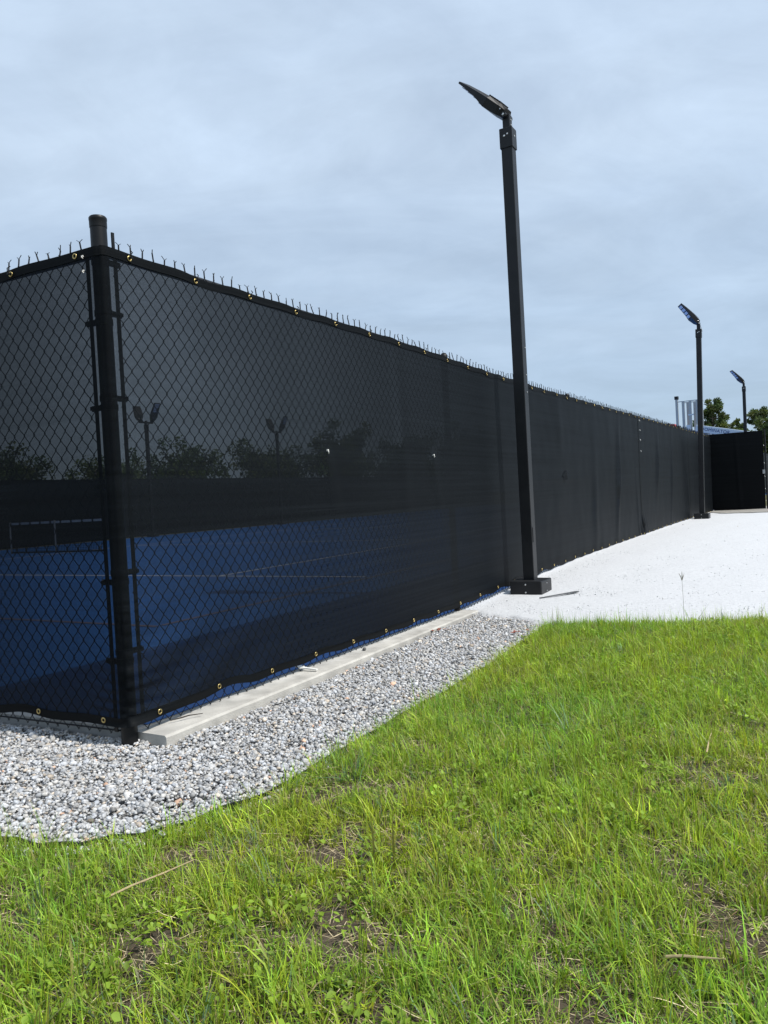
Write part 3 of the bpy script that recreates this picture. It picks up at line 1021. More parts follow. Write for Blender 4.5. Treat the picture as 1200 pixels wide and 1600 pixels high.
def light_pole(s, off, yaw, tilt, label, group, h=3.60, tag_plate=False, hl=0.56, lean=0.0):
    q = P + NO * off + D * s
    z0 = float(Ts(s)) if off > -0.1 else COURT_Z
    root = empty('light_pole', (q[0], q[1], z0), math.atan2(NO[1], NO[0]))
    root.rotation_euler = (Matrix.Rotation(lean, 4, 'Y') @ Matrix.Rotation(math.atan2(NO[1], NO[0]), 4, 'Z')).to_euler()
    tag(root, label, 'light pole', group)
    b = MB().box((0, 0, 0.05), (0.265, 0.265, 0.13), bevel=0.010)
    bc = b.build('base_cover', M['black_paint'], root)
    for z in (0.025, 0.088):
        bolt(bc, (0, -0.1325, z), (0, -1, 0), 0.007)
        bolt(bc, (0.1325, 0, z), (1, 0, 0), 0.006)
    sh = MB().box((0, 0, h / 2 + 0.05), (PW, PW, h - 0.1), bevel=0.006).build('shaft', M['black_paint'], root)
    MB().box((0, 0, h - 0.075), (PW + 0.016, PW + 0.016, 0.16), bevel=0.005).build('collar', M['black_paint'], root)
    for z in (1.64, 1.78, 2.0):
        bolt(sh, (PW / 2, 0.015, z), (1, 0, 0), 0.006)
    MB().box((PW / 2 + 0.002, 0.0, 0.48), (0.004, 0.055, 0.12), bevel=0.001).build('hand_hole_cover', M['black_paint'], root)
    bolt(root, (-0.012, -PW / 2 - 0.008, h - 0.06), (0, -1, 0), 0.009)
    bolt(root, (0.014, -PW / 2 - 0.008, h - 0.05), (0, -1, 0), 0.008)
    bolt(root, (PW / 2 + 0.008, 0, h - 0.06), (1, 0, 0), 0.009)
    MB().box((0, 0, h + 0.055), (0.062, 0.062, 0.13), bevel=0.008).build('tenon', M['black_paint'], root)
    for z in (h + 0.035, h + 0.075):
        bolt(root, (0.031, 0.0, z), (1, 0, 0), 0.008)
    if tag_plate:
        MB().box((0.055, -0.02, h + 0.015), (0.006, 0.05, 0.12), Matrix.Rotation(R(-14), 3, 'Y'), bevel=0.002).build('sensor_plate', M['grey_steel'], root)
    if isinstance(yaw, (list, tuple)):
        MB().box((0, 0, h + 0.06), (0.06, 0.55, 0.05), bevel=0.006).build('cross_arm', M['black_paint'], root)
        for k, yw in enumerate(yaw):
            lamp_head(root, (0, (-0.24, 0.24)[k], h + 0.13), yw, tilt[k], 0.62)
    else:
        lamp_head(root, (0.0, 0, h + 0.135), yaw, tilt, hl)
    return root


GRP = 'black light poles along the fence'
light_pole(3.97, 0.245, math.pi + R(-7), R(43.5), 'tallest-looking black square light pole in front of the fence, nearest the lawn', GRP, h=3.755, hl=0.49)
light_pole(13.95, 0.25, math.pi + R(22), R(47), 'middle black light pole on the white stone beside the open gate', GRP, h=3.66, tag_plate=True, lean=0.027, hl=0.50)
light_pole(24.6, 0.20, math.pi + R(22), R(47), 'farthest black light pole, rising behind the open gate leaf', GRP, lean=0.008, hl=0.53)
G2 = 'twin-headed light poles across the court'
for s, lab in ((15.35, 'twin-headed light pole seen through the mesh just right of the corner post'), (22.0, 'dim twin-headed light pole across the court above the far trees')):
    light_pole(s, -COURT_W + 0.45, [R(150), R(-5)], [R(50), R(58)], lab, G2, h=3.55)

# ------------------------------------------------------------------ portable net on the court
q = fr(9.3, -12.45)
net = empty('court_net', (q.x, q.y, COURT_Z), math.atan2(EL[1], EL[0]))
tag(net, 'low portable net with white top tape on the blue court behind the left mesh', 'net')
nl = 3.0
MB().box((nl / 2 - 1.2, 0, 0.70), (nl, 0.03, 0.05)).build('tape', M['net_tape'], net)
nn = MB()
for k in range(0, 61):
    nn.box((-1.2 + nl * k / 60, 0, 0.36), (0.006, 0.006, 0.62))
for k in range(0, 14):
    nn.box((-1.2 + nl / 2, 0, 0.06 + k * 0.046), (nl, 0.006, 0.006))
no_ = nn.build('netting', M['vinyl'], net); no_['kind'] = 'stuff'
for x in (-1.2, 0.3, nl - 1.2):
    MB().tube([(x, 0.02, 0), (x, 0.02, 0.74)], 0.02, 8).build('post', M['grey_steel'], net)
MB().tube([(-1.2, 0.02, 0.03), (nl - 1.2, 0.02, 0.03)], 0.018, 8).build('base_bar', M['vinyl'], net)


# ------------------------------------------------------------------ trees
def leaf_quads(C, size, rad, per, rs, elong=1.0, base=(0.05, 0.085, 0.03), var=0.35):
    """small leaf cards scattered round clump centres C; rad gives each clump's radii"""
    n_ = len(C) * per
    c = np.repeat(C, per, 0)
    u = rs.standard_normal((n_, 3)); u /= np.linalg.norm(u, axis=1)[:, None]
    rd = np.repeat(rad, per, 0)
    p = c + u * rd * (rs.random((n_, 1)) ** 0.45)
    a = rs.standard_normal((n_, 3)); a /= np.linalg.norm(a, axis=1)[:, None]
    a = a + u * (elong - 1.0); a /= np.linalg.norm(a, axis=1)[:, None]
    b = np.cross(a, rs.standard_normal((n_, 3))); b /= np.linalg.norm(b, axis=1)[:, None]
    sz = size * rs.uniform(0.6, 1.4, (n_, 1))
    a = a * sz * elong; b = b * sz
    V = np.stack([p - a - b * 0.4, p + b * 0.7, p + a, p - b * 0.7], 1).reshape(-1, 3)
    q4 = np.arange(n_ * 4).reshape(-1, 4)
    cl_ = np.repeat(rs.uniform(1 - var, 1 + var, (len(C), 1)), per, 0) * rs.uniform(0.8, 1.2, (n_, 1))
    hue = np.repeat(rs.uniform(-1, 1, (len(C), 1)), per, 0)
    tint = np.array(base)[None] * cl_ * (1 + hue * np.array([[0.22, 0.05, -0.1]]))
    return V, q4, np.repeat(tint, 4, 0)


def tree_at(az, dist, *a):
    return tree(dist * math.sin(R(az)), dist * math.cos(R(az)), *a)


def tree(x, y, z0, h, spread, kind, label, group, seed, base):
    rs = np.random.default_rng(seed)
    root = empty('pine_tree' if kind == 'pine' else 'broadleaf_tree', (x, y, z0))
    tag(root, label, 'tree', group)
    tr = MB()
    lean = rs.uniform(-0.03, 0.03, 2)
    zs = np.linspace(0, h * (0.93 if kind == 'pine' else 0.6), 7)
    tr.tube([(lean[0] * z + 0.04 * math.sin(z), lean[1] * z, z) for z in zs], [float(0.022 * h * (1 - 0.8 * k / 6)) for k in range(7)], 7)
    C = []; rad = []
    nb = 26 if kind == 'pine' else 30
    for k in range(nb):
        if kind == 'pine':
            t = rs.uniform(0.42, 1.0) ** 0.8
            z = h * t; rr = spread * (1.12 - t) ** 0.6 * rs.uniform(0.5, 1.1)
        else:
            t = rs.uniform(0.25, 1.0); z = h * (0.28 + 0.66 * t); rr = spread * math.sqrt(max(0.05, 1 - ((t - 0.45) / 0.62) ** 2)) * rs.uniform(0.35, 1.0)
        a = rs.uniform(0, 2 * math.pi)
        e = Vector((rr * math.cos(a), rr * math.sin(a), z + 0.10 * rr))
        st = Vector((lean[0] * z, lean[1] * z, min(z - 0.2 * rr, zs[-1])))
        tr.tube([st, (st + e) / 2 + Vector((0, 0, -0.03 * rr)), e], [0.006 * h, 0.004 * h, 0.0018 * h], 5)
        for f in (1.0, 0.68, 0.4):
            if f < 1 and kind == 'pine' and rs.random() < 0.4: continue
            c = st.lerp(e, f) + Vector(rs.normal(0, 0.06 * spread, 3))
            C.append(c[:])
            rad.append(((0.15 if kind == 'pine' else 0.19) * spread * rs.uniform(.7, 1.3), (0.15 if kind == 'pine' else 0.19) * spread * rs.uniform(.7, 1.3), (0.12 if kind == 'pine' else 0.17) * spread * rs.uniform(.7, 1.3)))
    tr.build('trunk', M['bark'], root)
    V, q4, tint = leaf_quads(np.array(C), (0.011 if kind == 'pine' else 0.017) * h, np.array(rad), 74 if kind == 'pine' else 84, rs, 2.0 if kind == 'pine' else 1.2, base)
    me = fast_mesh('crown', V, q4, np.full(len(q4), 4), tint=tint)
    link('crown', me, M['foliage'], root)
    return root


PG = (0.095, 0.130, 0.052); BGc = (0.065, 0.10, 0.035); DG = (0.085, 0.115, 0.050)
GT = 'trees beyond the gate'
tree_at(23.3, 78.0, 0, 8.0, 2.5, 'pine', 'dark upright pine just right of the middle light pole', GT, 41, PG)
tree_at(24.75, 86.0, 0, 5.9, 1.7, 'pine', 'smaller pine low between the middle and farthest light poles', GT, 42, PG)
tree_at(25.6, 80.0, 0, 5.6, 2.6, 'broadleaf', 'bright green bushy tree just above the gate leaf', GT, 47, (0.085, 0.125, 0.035))
tree_at(26.35, 94.0, 0, 8.2, 2.6, 'pine', 'round-topped airy pine right of the farthest light pole', GT, 43, DG)
tree_at(25.1, 98.0, 0, 7.6, 1.7, 'pine', 'thin pine directly behind the farthest light pole', GT, 44, DG)
tree_at(27.5, 70.0, 0, 6.2, 2.5, 'broadleaf', 'dark green bushy tree at the right end beyond the gate leaf', GT, 45, DG)
tree_at(28.6, 96.0, 0, 8.0, 3.4, 'pine', 'tall pine low at the right edge beyond the gate leaf', GT, 46, DG)
tree_at(21.1, 96.0, 0, 7.0, 2.3, 'broadleaf', 'small green tree top just over the fence left of the machine', GT, 48, BGc)
GF = 'trees behind the far side of the court'
fl_specs = [(-28.0, 43.0, 4.0, 3.2), (-22.0, 46.0, 4.7, 3.2), (-17.6, 52.0, 4.6, 3.4), (-12.5, 47.0, 4.8, 2.9), (-7.6, 52.0, 4.9, 3.7), (-2.6, 52.0, 5.6, 3.1), (1.8, 56.0, 5.0, 3.4), (6.6, 60.0, 6.0, 3.6), (12.0, 64.0, 6.2, 3.6)]
fl_lab = ['low leafy tree behind the far windscreen at the left edge', 'round leafy tree seen left of the corner post', 'low tree hidden mostly by the corner post', 'round bushy tree seen just right of the twin-headed pole',
          'broad dark tree left of the first white knot in the mesh', 'tallest dark tree behind the first white knot in the mesh', 'dim broad tree between the two white knots in the mesh', 'dim tree behind the second white knot in the mesh', 'dim tree left of the nearest light pole']
for k, (x, y, h, sp) in enumerate(fl_specs):
    tree(x, y, 0, h, sp, 'broadleaf', fl_lab[k], GF, 60 + k, (BGc, DG, PG)[k % 3])

# ------------------------------------------------------------------ boom lift beyond the court
bx, by = 11.9, 30.2
lift = empty('boom_lift', (bx, by, 0.0), R(-38))
tag(lift, 'boom lift with grey barred platform, red cover and white lettered arm beyond the fence', 'boom lift')
b = MB().box((0.3, 0, 0.55), (2.6, 1.5, 0.5), bevel=0.05)
b.build('chassis', M['red_paint'], lift)
for x in (-0.6, 1.2):
    for y in (-0.8, 0.8):
        w = MB().lathe([(0.02, -0.12), (0.38, -0.12), (0.42, -0.06), (0.42, 0.06), (0.38, 0.12), (0.02, 0.12)], 20)
        w.build('wheel', M['black_plastic'], lift, (x, y, 0.42), (R(90), 0, 0), smooth=True)
MB().box((-0.52, -0.1, 2.82), (0.55, 0.5, 0.62), bevel=0.05).build('engine_cover', M['red_paint'], lift)
MB().box((-0.5, 0, 1.6), (0.4, 0.4, 1.6), bevel=0.03).build('turret', M['grey_steel'], lift)
plat = MB()
plat.box((0.3, 0, 2.78), (0.8, 0.6, 0.06)).box((0.3, -0.30, 3.96), (0.82, 0.03, 0.03)).box((0.3, 0.30, 3.96), (0.82, 0.03, 0.03))
pf = plat.build('platform', M['grey_steel'], lift)
for x in (0.12, 0.38, 0.64):
    for y in (-0.30, 0.30):
        MB().box((x, y, 3.35), (0.10, 0.03, 1.2)).build('rail_bar', M['grey_steel'], pf)
MB().box((-0.12, -0.30, 3.45), (0.085, 0.085, 1.34)).build('rail_post', M['grey_steel'], pf)
MB().box((-0.12, -0.30, 4.12), (0.13, 0.13, 0.12)).build('post_head', M['black_paint'], pf)
MB().box((-0.12, -0.30, 2.82), (0.12, 0.12, 0.4)).build('post_foot', M['black_paint'], pf)
MB().box((0.40, -0.32, 3.42), (0.2, 0.03, 0.05)).build('cross_bar', M['white_paint'], pf)
MB().box((0.30, -0.35, 2.92), (0.16, 0.04, 0.22), bevel=0.01).build('sign_plate', M['white_paint'], pf)
arm = MB().box((0, 0, 0), (2.3, 0.26, 0.27), bevel=0.02).build('arm', M['white_paint'], lift, (1.68, -0.25, 2.62), (0, R(13), 0))
MB().box((0, 0, 0), (2.2, 0.2, 0.05)).build('arm_rail', M['grey_steel'], arm, (0, 0, -0.18))
fc = bpy.data.curves.new('lettering', 'FONT')
fc.body = 'DOMINATOR'
fc.size = 0.165; fc.extrude = 0.003; fc.align_x = 'CENTER'; fc.align_y = 'CENTER'; fc.space_character = 1.08
fc.materials.append(M['blue_ink'])
ft = bpy.data.objects.new('lettering_curve', fc); COL.objects.link(ft)
bpy.context.view_layer.update()
lme = bpy.data.meshes.new_from_object(ft.evaluated_get(bpy.context.evaluated_depsgraph_get()))
lme.name = 'lettering'
bpy.data.objects.remove(ft)
fo = bpy.data.objects.new('lettering', lme); COL.objects.link(fo)
fo.parent = arm; fo.location = (-0.42, -0.1345, 0.0); fo.rotation_euler = (R(90), 0, 0)

# ------------------------------------------------------------------ gravel
def ico():
    t = (1 + 5 ** .5) / 2
    v = np.array([(-1, t, 0), (1, t, 0), (-1, -t, 0), (1, -t, 0), (0, -1, t), (0, 1, t), (0, -1, -t), (0, 1, -t), (t, 0, -1), (t, 0, 1), (-t, 0, -1), (-t, 0, 1)], float)
    v /= np.linalg.norm(v[0])
    f = np.array([(0, 11, 5), (0, 5, 1), (0, 1, 7), (0, 7, 10), (0, 10, 11), (1, 5, 9), (5, 11, 4), (11, 10, 2), (10, 7, 6), (7, 1, 8), (3, 9, 4), (3, 4, 2), (3, 2, 6), (3, 6, 8), (3, 8, 9), (4, 9, 5), (2, 4, 11), (6, 2, 10), (8, 6, 7), (9, 8, 1)])
    return v, f


def rand_rot(n_, rs):
    q = rs.standard_normal((n_, 4)); q /= np.linalg.norm(q, axis=1)[:, None]
    w, x, y, z = q.T
    return np.stack([np.stack([1 - 2 * (y * y + z * z), 2 * (x * y - z * w), 2 * (x * z + y * w)], -1),
                     np.stack([2 * (x * y + z * w), 1 - 2 * (x * x + z * z), 2 * (y * z - x * w)], -1),
                     np.stack([2 * (x * z - y * w), 2 * (y * z + x * w), 1 - 2 * (x * x + y * y)], -1)], 1)


def stones(px, py, pz, rad, tint, rs):
    n_ = len(px)
    v, f = ico()
    base = v[None] * rs.uniform(0.62, 1.24, (n_, 12, 1)) * rs.uniform(0.5, 1.3, (n_, 1, 3))
    base = np.einsum('nij,nkj->nki', rand_rot(n_, rs), base)
    base[:, :, 2] *= 0.8
    V = base * rad[:, None, None] + np.stack([px, py, pz], -1)[:, None]
    F = (f[None] + (np.arange(n_) * 12)[:, None, None]).reshape(-1, 3)
    return V.reshape(-1, 3), F, np.repeat(tint, 12, 0)


def gravel_mask(x, y):
    s = (x - P[0]) * D[0] + (y - P[1]) * D[1]; o = (x - P[0]) * NO[0] + (y - P[1]) * NO[1]
    l = (x - P[0]) * ML[0] + (y - P[1]) * ML[1]
    in_slab = (o < 0.17) & (l < -0.035)
    ok = (y > border(x) + 0.01) & ~in_slab & (s < 3.06 - 0.42 * o + 0.03 * np.sin(o * 23))
    return ok & (x > -3.2)


rs = np.random.default_rng(99)
n0 = 240000
x = rs.uniform(-3.2, 1.3, n0); y = rs.uniform(1.7, 6.2, n0)
k = gravel_mask(x, y) & ((x > -1.75) | (rs.random(n0) < 0.5))
x, y = x[k], y[k]
rad = np.clip(rs.lognormal(math.log(0.0064), 0.34, len(x)), 0.004, 0.017)
z = T(x, y) - 0.002 + rs.uniform(-0.006, 0.007, len(x)) + 0.006 * vnoise(x, y, 8, 9.0)
kx = rs.uniform(-1.6, 1.0, 5000); ky = border(kx) - rs.exponential(0.03, 5000)
ks_ = rs.random(5000) < 0.10 + 0.16 * np.clip(vnoise(kx, ky, 61, 9.0), 0, 1)
ps = rs.uniform(3.3, 12.0, 46); po = rs.uniform(0.1, 3.2, 46)
px_ = P[0] + D[0] * ps + NO[0] * po; py_ = P[1] + D[1] * ps + NO[1] * po
kp_ = py_ > border(px_) + 0.05
x = np.concatenate([x, kx[ks_], px_[kp_]]); y = np.concatenate([y, ky[ks_], py_[kp_]])
z = np.concatenate([z, lawn_z(kx[ks_], ky[ks_]) + 0.003, T(px_[kp_], py_[kp_]) + 0.013])
rad = np.concatenate([rad, rs.uniform(0.004, 0.010, ks_.sum()), rs.uniform(0.004, 0.009, kp_.sum())])
gtone = np.clip(rs.normal(0.42, 0.09, (len(x), 1)), 0.15, 0.62)
cool = rs.uniform(-1, 1, (len(x), 1))
tint = gtone * (1 + cool * np.array([[-0.045, -0.005, 0.06]]))
warm = rs.random(len(x)) < 0.06
tint[warm] = gtone[warm] * np.array([[1.18, 1.02, 0.84]])
rust = rs.random(len(x)) < 0.008
tint[rust] = gtone[rust] * np.array([[1.45, 0.95, 0.68]])
V, F, tn = stones(x, y, z, rad, tint, rs)
tag(link('gravel', fast_mesh('gravel', V, F, np.full(len(F), 3), tint=tn), M['stone']), 'grey crushed stone gravel between the fence and the lawn', 'gravel', kind='stuff')

# loose grains of the white pad, thick near its front edge
n0 = 11000
oo = rs.uniform(0.02, 5.0, n0); se = 3.06 - 0.42 * oo
ss = se + rs.exponential(1.6, n0) - 0.03
x = P[0] + D[0] * ss + NO[0] * oo; y = P[1] + D[1] * ss + NO[1] * oo
k = (y > border(x)) & (ss < 12)
x, y = x[k], y[k]
V, F, tn = stones(x, y, T(x, y) + 0.008 + rs.uniform(-0.002, 0.002, len(x)), rs.uniform(0.003, 0.0065, len(x)),
                  np.clip(rs.normal(0.56, 0.07, (len(x), 1)), 0.4, 0.8) * np.array([[0.99, 1.0, 1.02]]), rs)
tag(link('white_grains', fast_mesh('white_grains', V, F, np.full(len(F), 3), tint=tn), M['stone']), 'loose white crushed stone scattered over the pale pad', 'white gravel', kind='stuff')


# ------------------------------------------------------------------ grass
def blades(x, y, z, Ln, wd, az, lean, curl, tint_a, tint_b, levels=4):
    """tapered bent blades; tint_a at the root, tint_b at the tip"""
    n_ = len(x)
    t = np.linspace(0, 1, levels)
    ang = lean[:, None] + curl[:, None] * t[None] ** 1.3        # from vertical
    ds = Ln[:, None] / (levels - 1)
    hx = np.concatenate([np.zeros((n_, 1)), np.cumsum(np.sin(ang[:, 1:]) * ds, 1)], 1)
    hz_ = np.concatenate([np.zeros((n_, 1)), np.cumsum(np.cos(ang[:, 1:]) * ds, 1)], 1)
    cx_ = x[:, None] + hx * np.cos(az)[:, None]; cy_ = y[:, None] + hx * np.sin(az)[:, None]
    cz_ = z[:, None] + np.maximum(hz_, 0.002)
    w = wd[:, None] * (1 - t[None] ** 1.8) * 0.5 * np.where(t[None] == 0, 0.7, 1)
    sx = -np.sin(az)[:, None] * w; sy = np.cos(az)[:, None] * w
    fold = 0.25 * w
    Lv = np.stack([cx_ - sx, cy_ - sy, cz_ + fold], -1); Rv = np.stack([cx_ + sx, cy_ + sy, cz_ - fold], -1)
    nv = 2 * levels - 1
    V = np.empty((n_, nv, 3))
    V[:, 0:2 * (levels - 1):2] = Lv[:, :-1]; V[:, 1:2 * (levels - 1):2] = Rv[:, :-1]
    V[:, -1] = np.stack([cx_[:, -1], cy_[:, -1], cz_[:, -1]], -1)
    b0 = (np.arange(n_) * nv)[:, None]
    loops = []; sizes = []
    for k_ in range(levels - 2):
        loops.append(b0 + np.array([[2 * k_, 2 * k_ + 1, 2 * k_ + 3, 2 * k_ + 2]])); sizes.append(np.full((n_, 1), 4))
    loops.append(b0 + np.array([[2 * (levels - 2), 2 * (levels - 2) + 1, nv - 1]])); sizes.append(np.full((n_, 1), 3))
    loops = np.concatenate(loops, 1).ravel(); sizes = np.concatenate(sizes, 1).ravel()
    tt = np.concatenate([np.repeat(t[:-1], 2), [1.0]])[None, :, None]
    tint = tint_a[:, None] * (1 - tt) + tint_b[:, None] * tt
    return V.reshape(-1, 3), loops, sizes, tint.reshape(-1, 3)


def lawn_density(x, y):
    """1 where the turf is thick, near 0 on the worn spots"""
    d = 0.84 + 0.24 * vnoise(x, y, 17, 4.2) + 0.52 * vnoise(x, y, 18, 13.0, 3)
    far = np.clip((y - 1.5) / 2.2, 0, 1)
    d = d + 0.40 * far
    edge = np.clip(1 - (border(x) - y) / 0.16, 0, 1)
    return np.clip(d + 0.25 * edge, 0.05, 1.2)


def scatter(n_, rs, x0, x1, y0, y1):
    x = rs.uniform(x0, x1, n_); y = rs.uniform(y0, y1, n_)
    k = (y < border(x) - 0.004)
    return x[k], y[k]


# tufts: each has several blades fanning out of one crown
rs = np.random.default_rng(123)
tx, ty = scatter(116000, rs, -1.7, 3.1, 0.95, 5.0)
inview = (np.abs(tx) < 0.58 * ty + 0.25)
keep = rs.random(len(tx)) < lawn_density(tx, ty) * np.where(inview, 1.0, 0.36)
tx, ty = tx[keep], ty[keep]
fx, fy = scatter(7000, rs, -4.5, 6.0, -1.2, 4.4)
kk = ~((fx > -1.7) & (fx < 3.1) & (fy > 0.95))
tx = np.concatenate([tx, fx[kk]]); ty = np.concatenate([ty, fy[kk]])
nb = rs.integers(2, 8, len(tx))
big = rs.random(len(tx)) < 0.05
nb = np.where(big, nb + 9, nb)
ti = np.repeat(np.arange(len(tx)), nb)
bxx = tx[ti] + rs.normal(0, 0.007, len(ti)) * np.where(big[ti], 1.8, 1); byy = ty[ti] + rs.normal(0, 0.007, len(ti)) * np.where(big[ti], 1.8, 1)
ok = byy < border(bxx) + 0.01
ti, bxx, byy = ti[ok], bxx[ok], byy[ok]
tl = rs.lognormal(math.log(0.041), 0.36, len(tx)) * np.where(big, 1.5, 1) * (0.85 + 0.3 * np.clip(lawn_density(tx, ty), 0, 1.1))
Ln = np.clip(tl[ti] * rs.uniform(0.5, 1.25, len(ti)), 0.02, 0.17)
wd = np.clip(rs.lognormal(math.log(0.0026), 0.32, len(tx))[ti] * rs.uniform(0.8, 1.2, len(ti)), 0.0014, 0.0068)
az = rs.uniform(0, 2 * math.pi, len(ti))
lean = np.abs(rs.normal(0.42, 0.36, len(ti))); curl = rs.normal(0.55, 0.65, len(ti))
hue = (0.5 * vnoise(tx, ty, 25, 3.0) + rs.normal(0, 0.55, len(tx)))[ti][:, None]
val = (rs.lognormal(0, 0.28, len(tx))[ti] * rs.lognormal(0, 0.12, len(ti)))[:, None]
gcol = np.array([[0.238, 0.380, 0.036]]) * val * (1 + np.clip(hue, -1.6, 1.6) * np.array([[0.27, 0.06, -0.12]]))
bl = rs.random(len(tx)) < 0.06                                  # bluish broad blades
gcol = np.where(bl[ti][:, None], np.array([[0.115, 0.215, 0.095]]) * val, gcol)
tipc = np.where((rs.random(len(ti)) < 0.13)[:, None], np.array([[0.36, 0.29, 0.13]]), gcol * np.array([[1.32, 1.28, 1.15]]))
parts_ = []
for mk, lv in ((byy < 2.7, 4), (byy >= 2.7, 3)):
    parts_.append(blades(bxx[mk], byy[mk], lawn_z(bxx[mk], byy[mk]) - 0.003, Ln[mk], wd[mk], az[mk], lean[mk], curl[mk], (gcol * np.array([[0.82, 0.62, 0.9]]))[mk], tipc[mk], lv))  # brownish sheaths, roots also darkened: shade in the gaps put into the tint
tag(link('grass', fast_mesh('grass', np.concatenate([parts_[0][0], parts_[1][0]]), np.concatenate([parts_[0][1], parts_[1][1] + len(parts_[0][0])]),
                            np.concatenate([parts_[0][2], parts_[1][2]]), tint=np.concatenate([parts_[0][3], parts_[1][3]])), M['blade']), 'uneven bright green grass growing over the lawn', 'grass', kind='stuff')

# dead straw lying between the tufts
sx_, sy_ = scatter(105000, rs, -1.5, 3.0, 0.95, 5.0)
kp = (np.abs(sx_) < 0.58 * sy_ + 0.2) & (rs.random(len(sx_)) < np.clip(1.30 - 0.85 * lawn_density(sx_, sy_), 0.10, 1))
sx_, sy_ = sx_[kp], sy_[kp]
n_ = len(sx_)
Ls = np.clip(rs.lognormal(math.log(0.027), 0.5, n_), 0.010, 0.13)
tone = rs.lognormal(0, 0.28, (n_, 1))
sc_ = np.where(rs.random((n_, 1)) < 0.25, np.array([[0.22, 0.14, 0.08]]), np.array([[0.52, 0.43, 0.27]])) * tone
V, Lp, Sz, Tn = blades(sx_, sy_, lawn_z(sx_, sy_) + rs.uniform(0.001, 0.014, n_), Ls, rs.uniform(0.0009, 0.0022, n_), rs.uniform(0, 6.28, n_),
                       rs.normal(1.36, 0.16, n_), rs.normal(0.1, 0.3, n_), sc_, sc_ * 1.05, 3)
tag(link('dead_straw', fast_mesh('dead_straw', V, Lp, Sz, tint=Tn), M['straw']), 'dry tan straw lying between the grass tufts', 'straw', kind='stuff')

# low broad-leaved weeds
wx, wy = scatter(5200, rs, -1.5, 3.0, 0.98, 4.6)
kp = (np.abs(wx) < 0.58 * wy + 0.1) & (vnoise(wx, wy, 33, 4.5) > 0.12)
wx, wy = wx[kp], wy[kp]
nl_ = rs.integers(5, 12, len(wx)); wi = np.repeat(np.arange(len(wx)), nl_)
n_ = len(wi)
lx = wx[wi] + rs.normal(0, 0.014, n_); ly = wy[wi] + rs.normal(0, 0.014, n_)
lz = lawn_z(lx, ly) + rs.uniform(0.008, 0.042, n_)
Lw = rs.uniform(0.009, 0.021, n_); az = rs.uniform(0, 6.28, n_); el_ = rs.normal(0.35, 0.4, n_)
ux = np.stack([np.cos(az) * np.cos(el_), np.sin(az) * np.cos(el_), np.sin(el_)], -1)
sd = np.stack([-np.sin(az), np.cos(az), rs.normal(0, 0.25, n_)], -1)
c = np.stack([lx, ly, lz], -1); w_ = (Lw * rs.uniform(0.24, 0.36, n_))[:, None]
up = np.array([[0, 0, 1.0]]) * (Lw * 0.10)[:, None]
V = np.stack([c, c + ux * Lw[:, None] * 0.4 + sd * w_ + up, c + ux * Lw[:, None] * 0.75 + sd * w_ * 0.7 + up, c + ux * Lw[:, None],
              c + ux * Lw[:, None] * 0.75 - sd * w_ * 0.7 + up, c + ux * Lw[:, None] * 0.4 - sd * w_ + up], 1).reshape(-1, 3)
b0 = (np.arange(n_) * 6)[:, None]
Lp = np.concatenate([b0 + np.array([[0, 1, 2, 3]]), b0 + np.array([[0, 3, 4, 5]])], 1).ravel()
tw = np.array([[0.20, 0.30, 0.030]]) * rs.lognormal(0, 0.2, (len(wx), 1))[wi] * rs.lognormal(0, 0.1, (n_, 1))
tag(link('leafy_weeds', fast_mesh('leafy_weeds', V, Lp, np.full(2 * n_, 4), tint=np.repeat(tw, 6, 0)), M['blade']), 'small yellow-green leafy weeds low in the lawn', 'weeds', kind='stuff')


# ------------------------------------------------------------------ small things
def solo_mesh(name, V, Lp, Sz, Tn):
    return fast_mesh(name, V, Lp, Sz, tint=Tn)


# seed stalk that stands up against the white pad
q = (1.80, 4.70)
z0 = float(lawn_z(np.array([q[0]]), np.array([q[1]]))[0])
st = MB().tube([(0, 0, 0), (0.002, 0, 0.12), (-0.001, 0, 0.27)], [0.0012, 0.001, 0.0008], 5)
stk = st.mesh('stalk')
root = empty('grass_seed_stalk', (q[0], q[1], z0)); tag(root, 'single tall grass stalk with forked seed head against the white stone', 'plant')
M['stalk'] = simple('dry_stalk', (0.16, 0.15, 0.10), 0.8)
link('stalk', stk, M['stalk'], root)
sp = MB()
for a, l in ((-0.32, 0.045), (0.03, 0.055), (0.30, 0.045)):
    sp.tube([(-0.001, 0, 0.262), (math.sin(a) * l * 0.6, 0, 0.262 + l * 0.6), (math.sin(a) * l * 1.2, 0.004, 0.262 + l)], [0.0016, 0.0024, 0.001], 5)
sp.build('seed_head', M['stalk'], root)

# long dry runners lying on the lawn
for (x, y, L_, az, lab) in ((-0.66, 1.68, 0.20, R(32), 'long tan dry stem lying slantwise in the left foreground grass'), (0.46, 1.36, 0.10, R(-34), 'dry straw-coloured stem lying in the foreground right of centre'),
                            (0.95, 2.35, 0.12, R(60), 'short crooked tan stem sticking out of the right lawn')):
    root_z = float(lawn_z(np.array([x]), np.array([y]))[0])
    b = MB().tube([(0, 0, 0.03), (L_ * 0.3 * math.cos(az), L_ * 0.3 * math.sin(az), 0.040), (L_ * 0.62 * math.cos(az) , L_ * 0.62 * math.sin(az) + 0.006, 0.043), (L_ * math.cos(az), L_ * math.sin(az), 0.055)], [0.0028, 0.0026, 0.0022, 0.0012], 6)
    if 'straw_stem' not in M: M['straw_stem'] = simple('straw_stem', (0.40, 0.31, 0.17), 0.75, var=0.25, scale=90)
    o = b.build('dry_stem', M['straw_stem'], None, (x, y, root_z), smooth=True)
    tag(o, lab, 'dry stem', 'dry stems lying on the lawn')

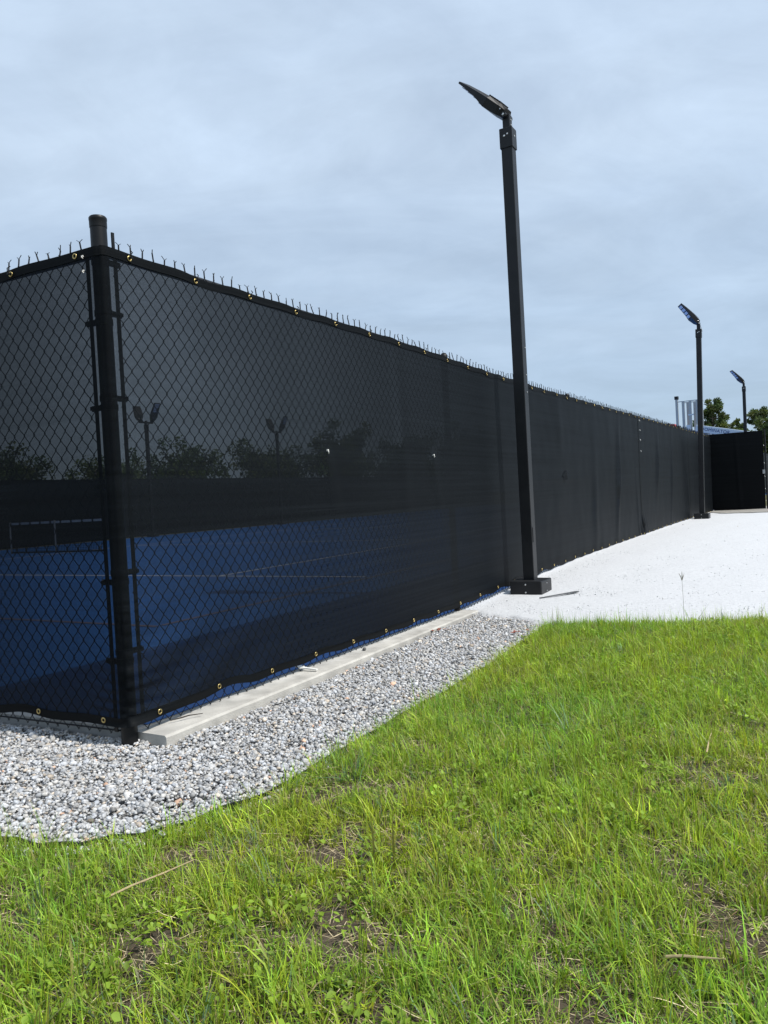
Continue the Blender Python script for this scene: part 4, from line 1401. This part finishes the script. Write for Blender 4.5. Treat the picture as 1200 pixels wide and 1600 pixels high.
# grey flat strip dropped beside the first base cover
a = fr(3.66, 0.42); c = fr(4.0, 0.62)
mid = (a + c) / 2; dl = c - a
b = MB()
for t0_, t1_ in ((0, 0.33), (0.33, 0.66), (0.66, 1.0)):
    pass
prev = None
for t in np.linspace(0, 1, 9):
    w = 0.006 + 0.011 * t
    pz = float(Ts(3.66 + 0.34 * t)) + 0.013 + 0.004 * math.sin(t * 3)
    pc = a + dl * t + Vector((dl.y, -dl.x, 0)).normalized() * 0.018 * math.sin(t * math.pi)
    nrm = Vector((-dl.y, dl.x, 0)).normalized()
    cur = [b.bm.verts.new((pc.x + nrm.x * sx, pc.y + nrm.y * sx, pz + dz)) for sx, dz in ((-w, 0), (w, 0), (w, 0.006), (-w, 0.006))]
    if prev:
        for k in range(4): b.bm.faces.new((prev[k], prev[(k + 1) % 4], cur[(k + 1) % 4], cur[k]))
    else:
        b.bm.faces.new(cur)
    prev = cur
b.bm.faces.new(list(reversed(prev)))
tag(b.build('grey_strip', M['strip']), 'bent grey strip lying on the white stone beside the nearest pole base', 'strip')

# twig and white offcut on the kerb
tw_ = MB().tube([fr(0.16, 0.055, 0.052), fr(0.20, 0.075, 0.054), fr(0.235, 0.085, 0.055), fr(0.285, 0.112, 0.052)], [0.002, 0.003, 0.0025, 0.0015], 6)
tag(tw_.build('twig', M['twig']), 'short black twig on the kerb end beside the corner post', 'twig')
wo_ = MB().box((0, 0, 0.012), (0.13, 0.016, 0.008), Matrix.Rotation(R(4), 3, 'Y'), bevel=0.002).box((-0.03, 0.0, 0.016), (0.03, 0.05, 0.008), Matrix.Rotation(R(30), 3, 'Z'), bevel=0.002)
tag(wo_.build('plastic_offcut', M['white_tie'], None, fr(1.10, 0.05, 0.043), (0, 0, R(-28))), 'white plastic offcut lying on the concrete kerb', 'offcut')
for (s, o) in ((1.62, 0.08),):
    V, F, tn = stones(np.array([fr(s, o).x]), np.array([fr(s, o).y]), np.array([0.049]), np.array([0.011]), np.array([[0.12, 0.12, 0.12]]), rs)
    tag(link('pebble', fast_mesh('pebble', V, F, np.full(20, 3), tint=tn), M['stone']), 'single dark pebble sitting on the concrete kerb', 'pebble')
# dead leaves on the gravel
for (x, y, lab) in ((0.30, 4.90, 'reddish dead leaves on the gravel beside the kerb'), (0.80, 4.68, 'rust-brown dead leaf at the gravel edge by the lawn')):
    b = bmesh.new()
    rs2 = random.Random(int(x * 100))
    for k in range(5):
        cx_, cy_, r_ = rs2.uniform(-.06, .06), rs2.uniform(-.03, .03), rs2.uniform(.012, .02)
        an = rs2.uniform(0, 6.28)
        pts = [(1.6, 0, .3), (0.6, .5, .0), (-.6, .55, .25), (-1.5, 0, 0), (-.6, -.55, .3), (.6, -.5, .1)]
        vs = [b.verts.new((cx_ + r_ * (p_[0] * math.cos(an) - p_[1] * math.sin(an)), cy_ + r_ * (p_[0] * math.sin(an) + p_[1] * math.cos(an)), 0.012 + r_ * p_[2])) for p_ in pts]
        b.faces.new((vs[0], vs[1], vs[5])); b.faces.new((vs[1], vs[2], vs[4], vs[5])); b.faces.new((vs[2], vs[3], vs[4]))
    me = bpy.data.meshes.new('dead_leaves'); b.to_mesh(me); b.free()
    tag(link('dead_leaves', me, M['dead_leaf'], None, (x, y, float(T(x, y)) + 0.004)), lab, 'dead leaves')
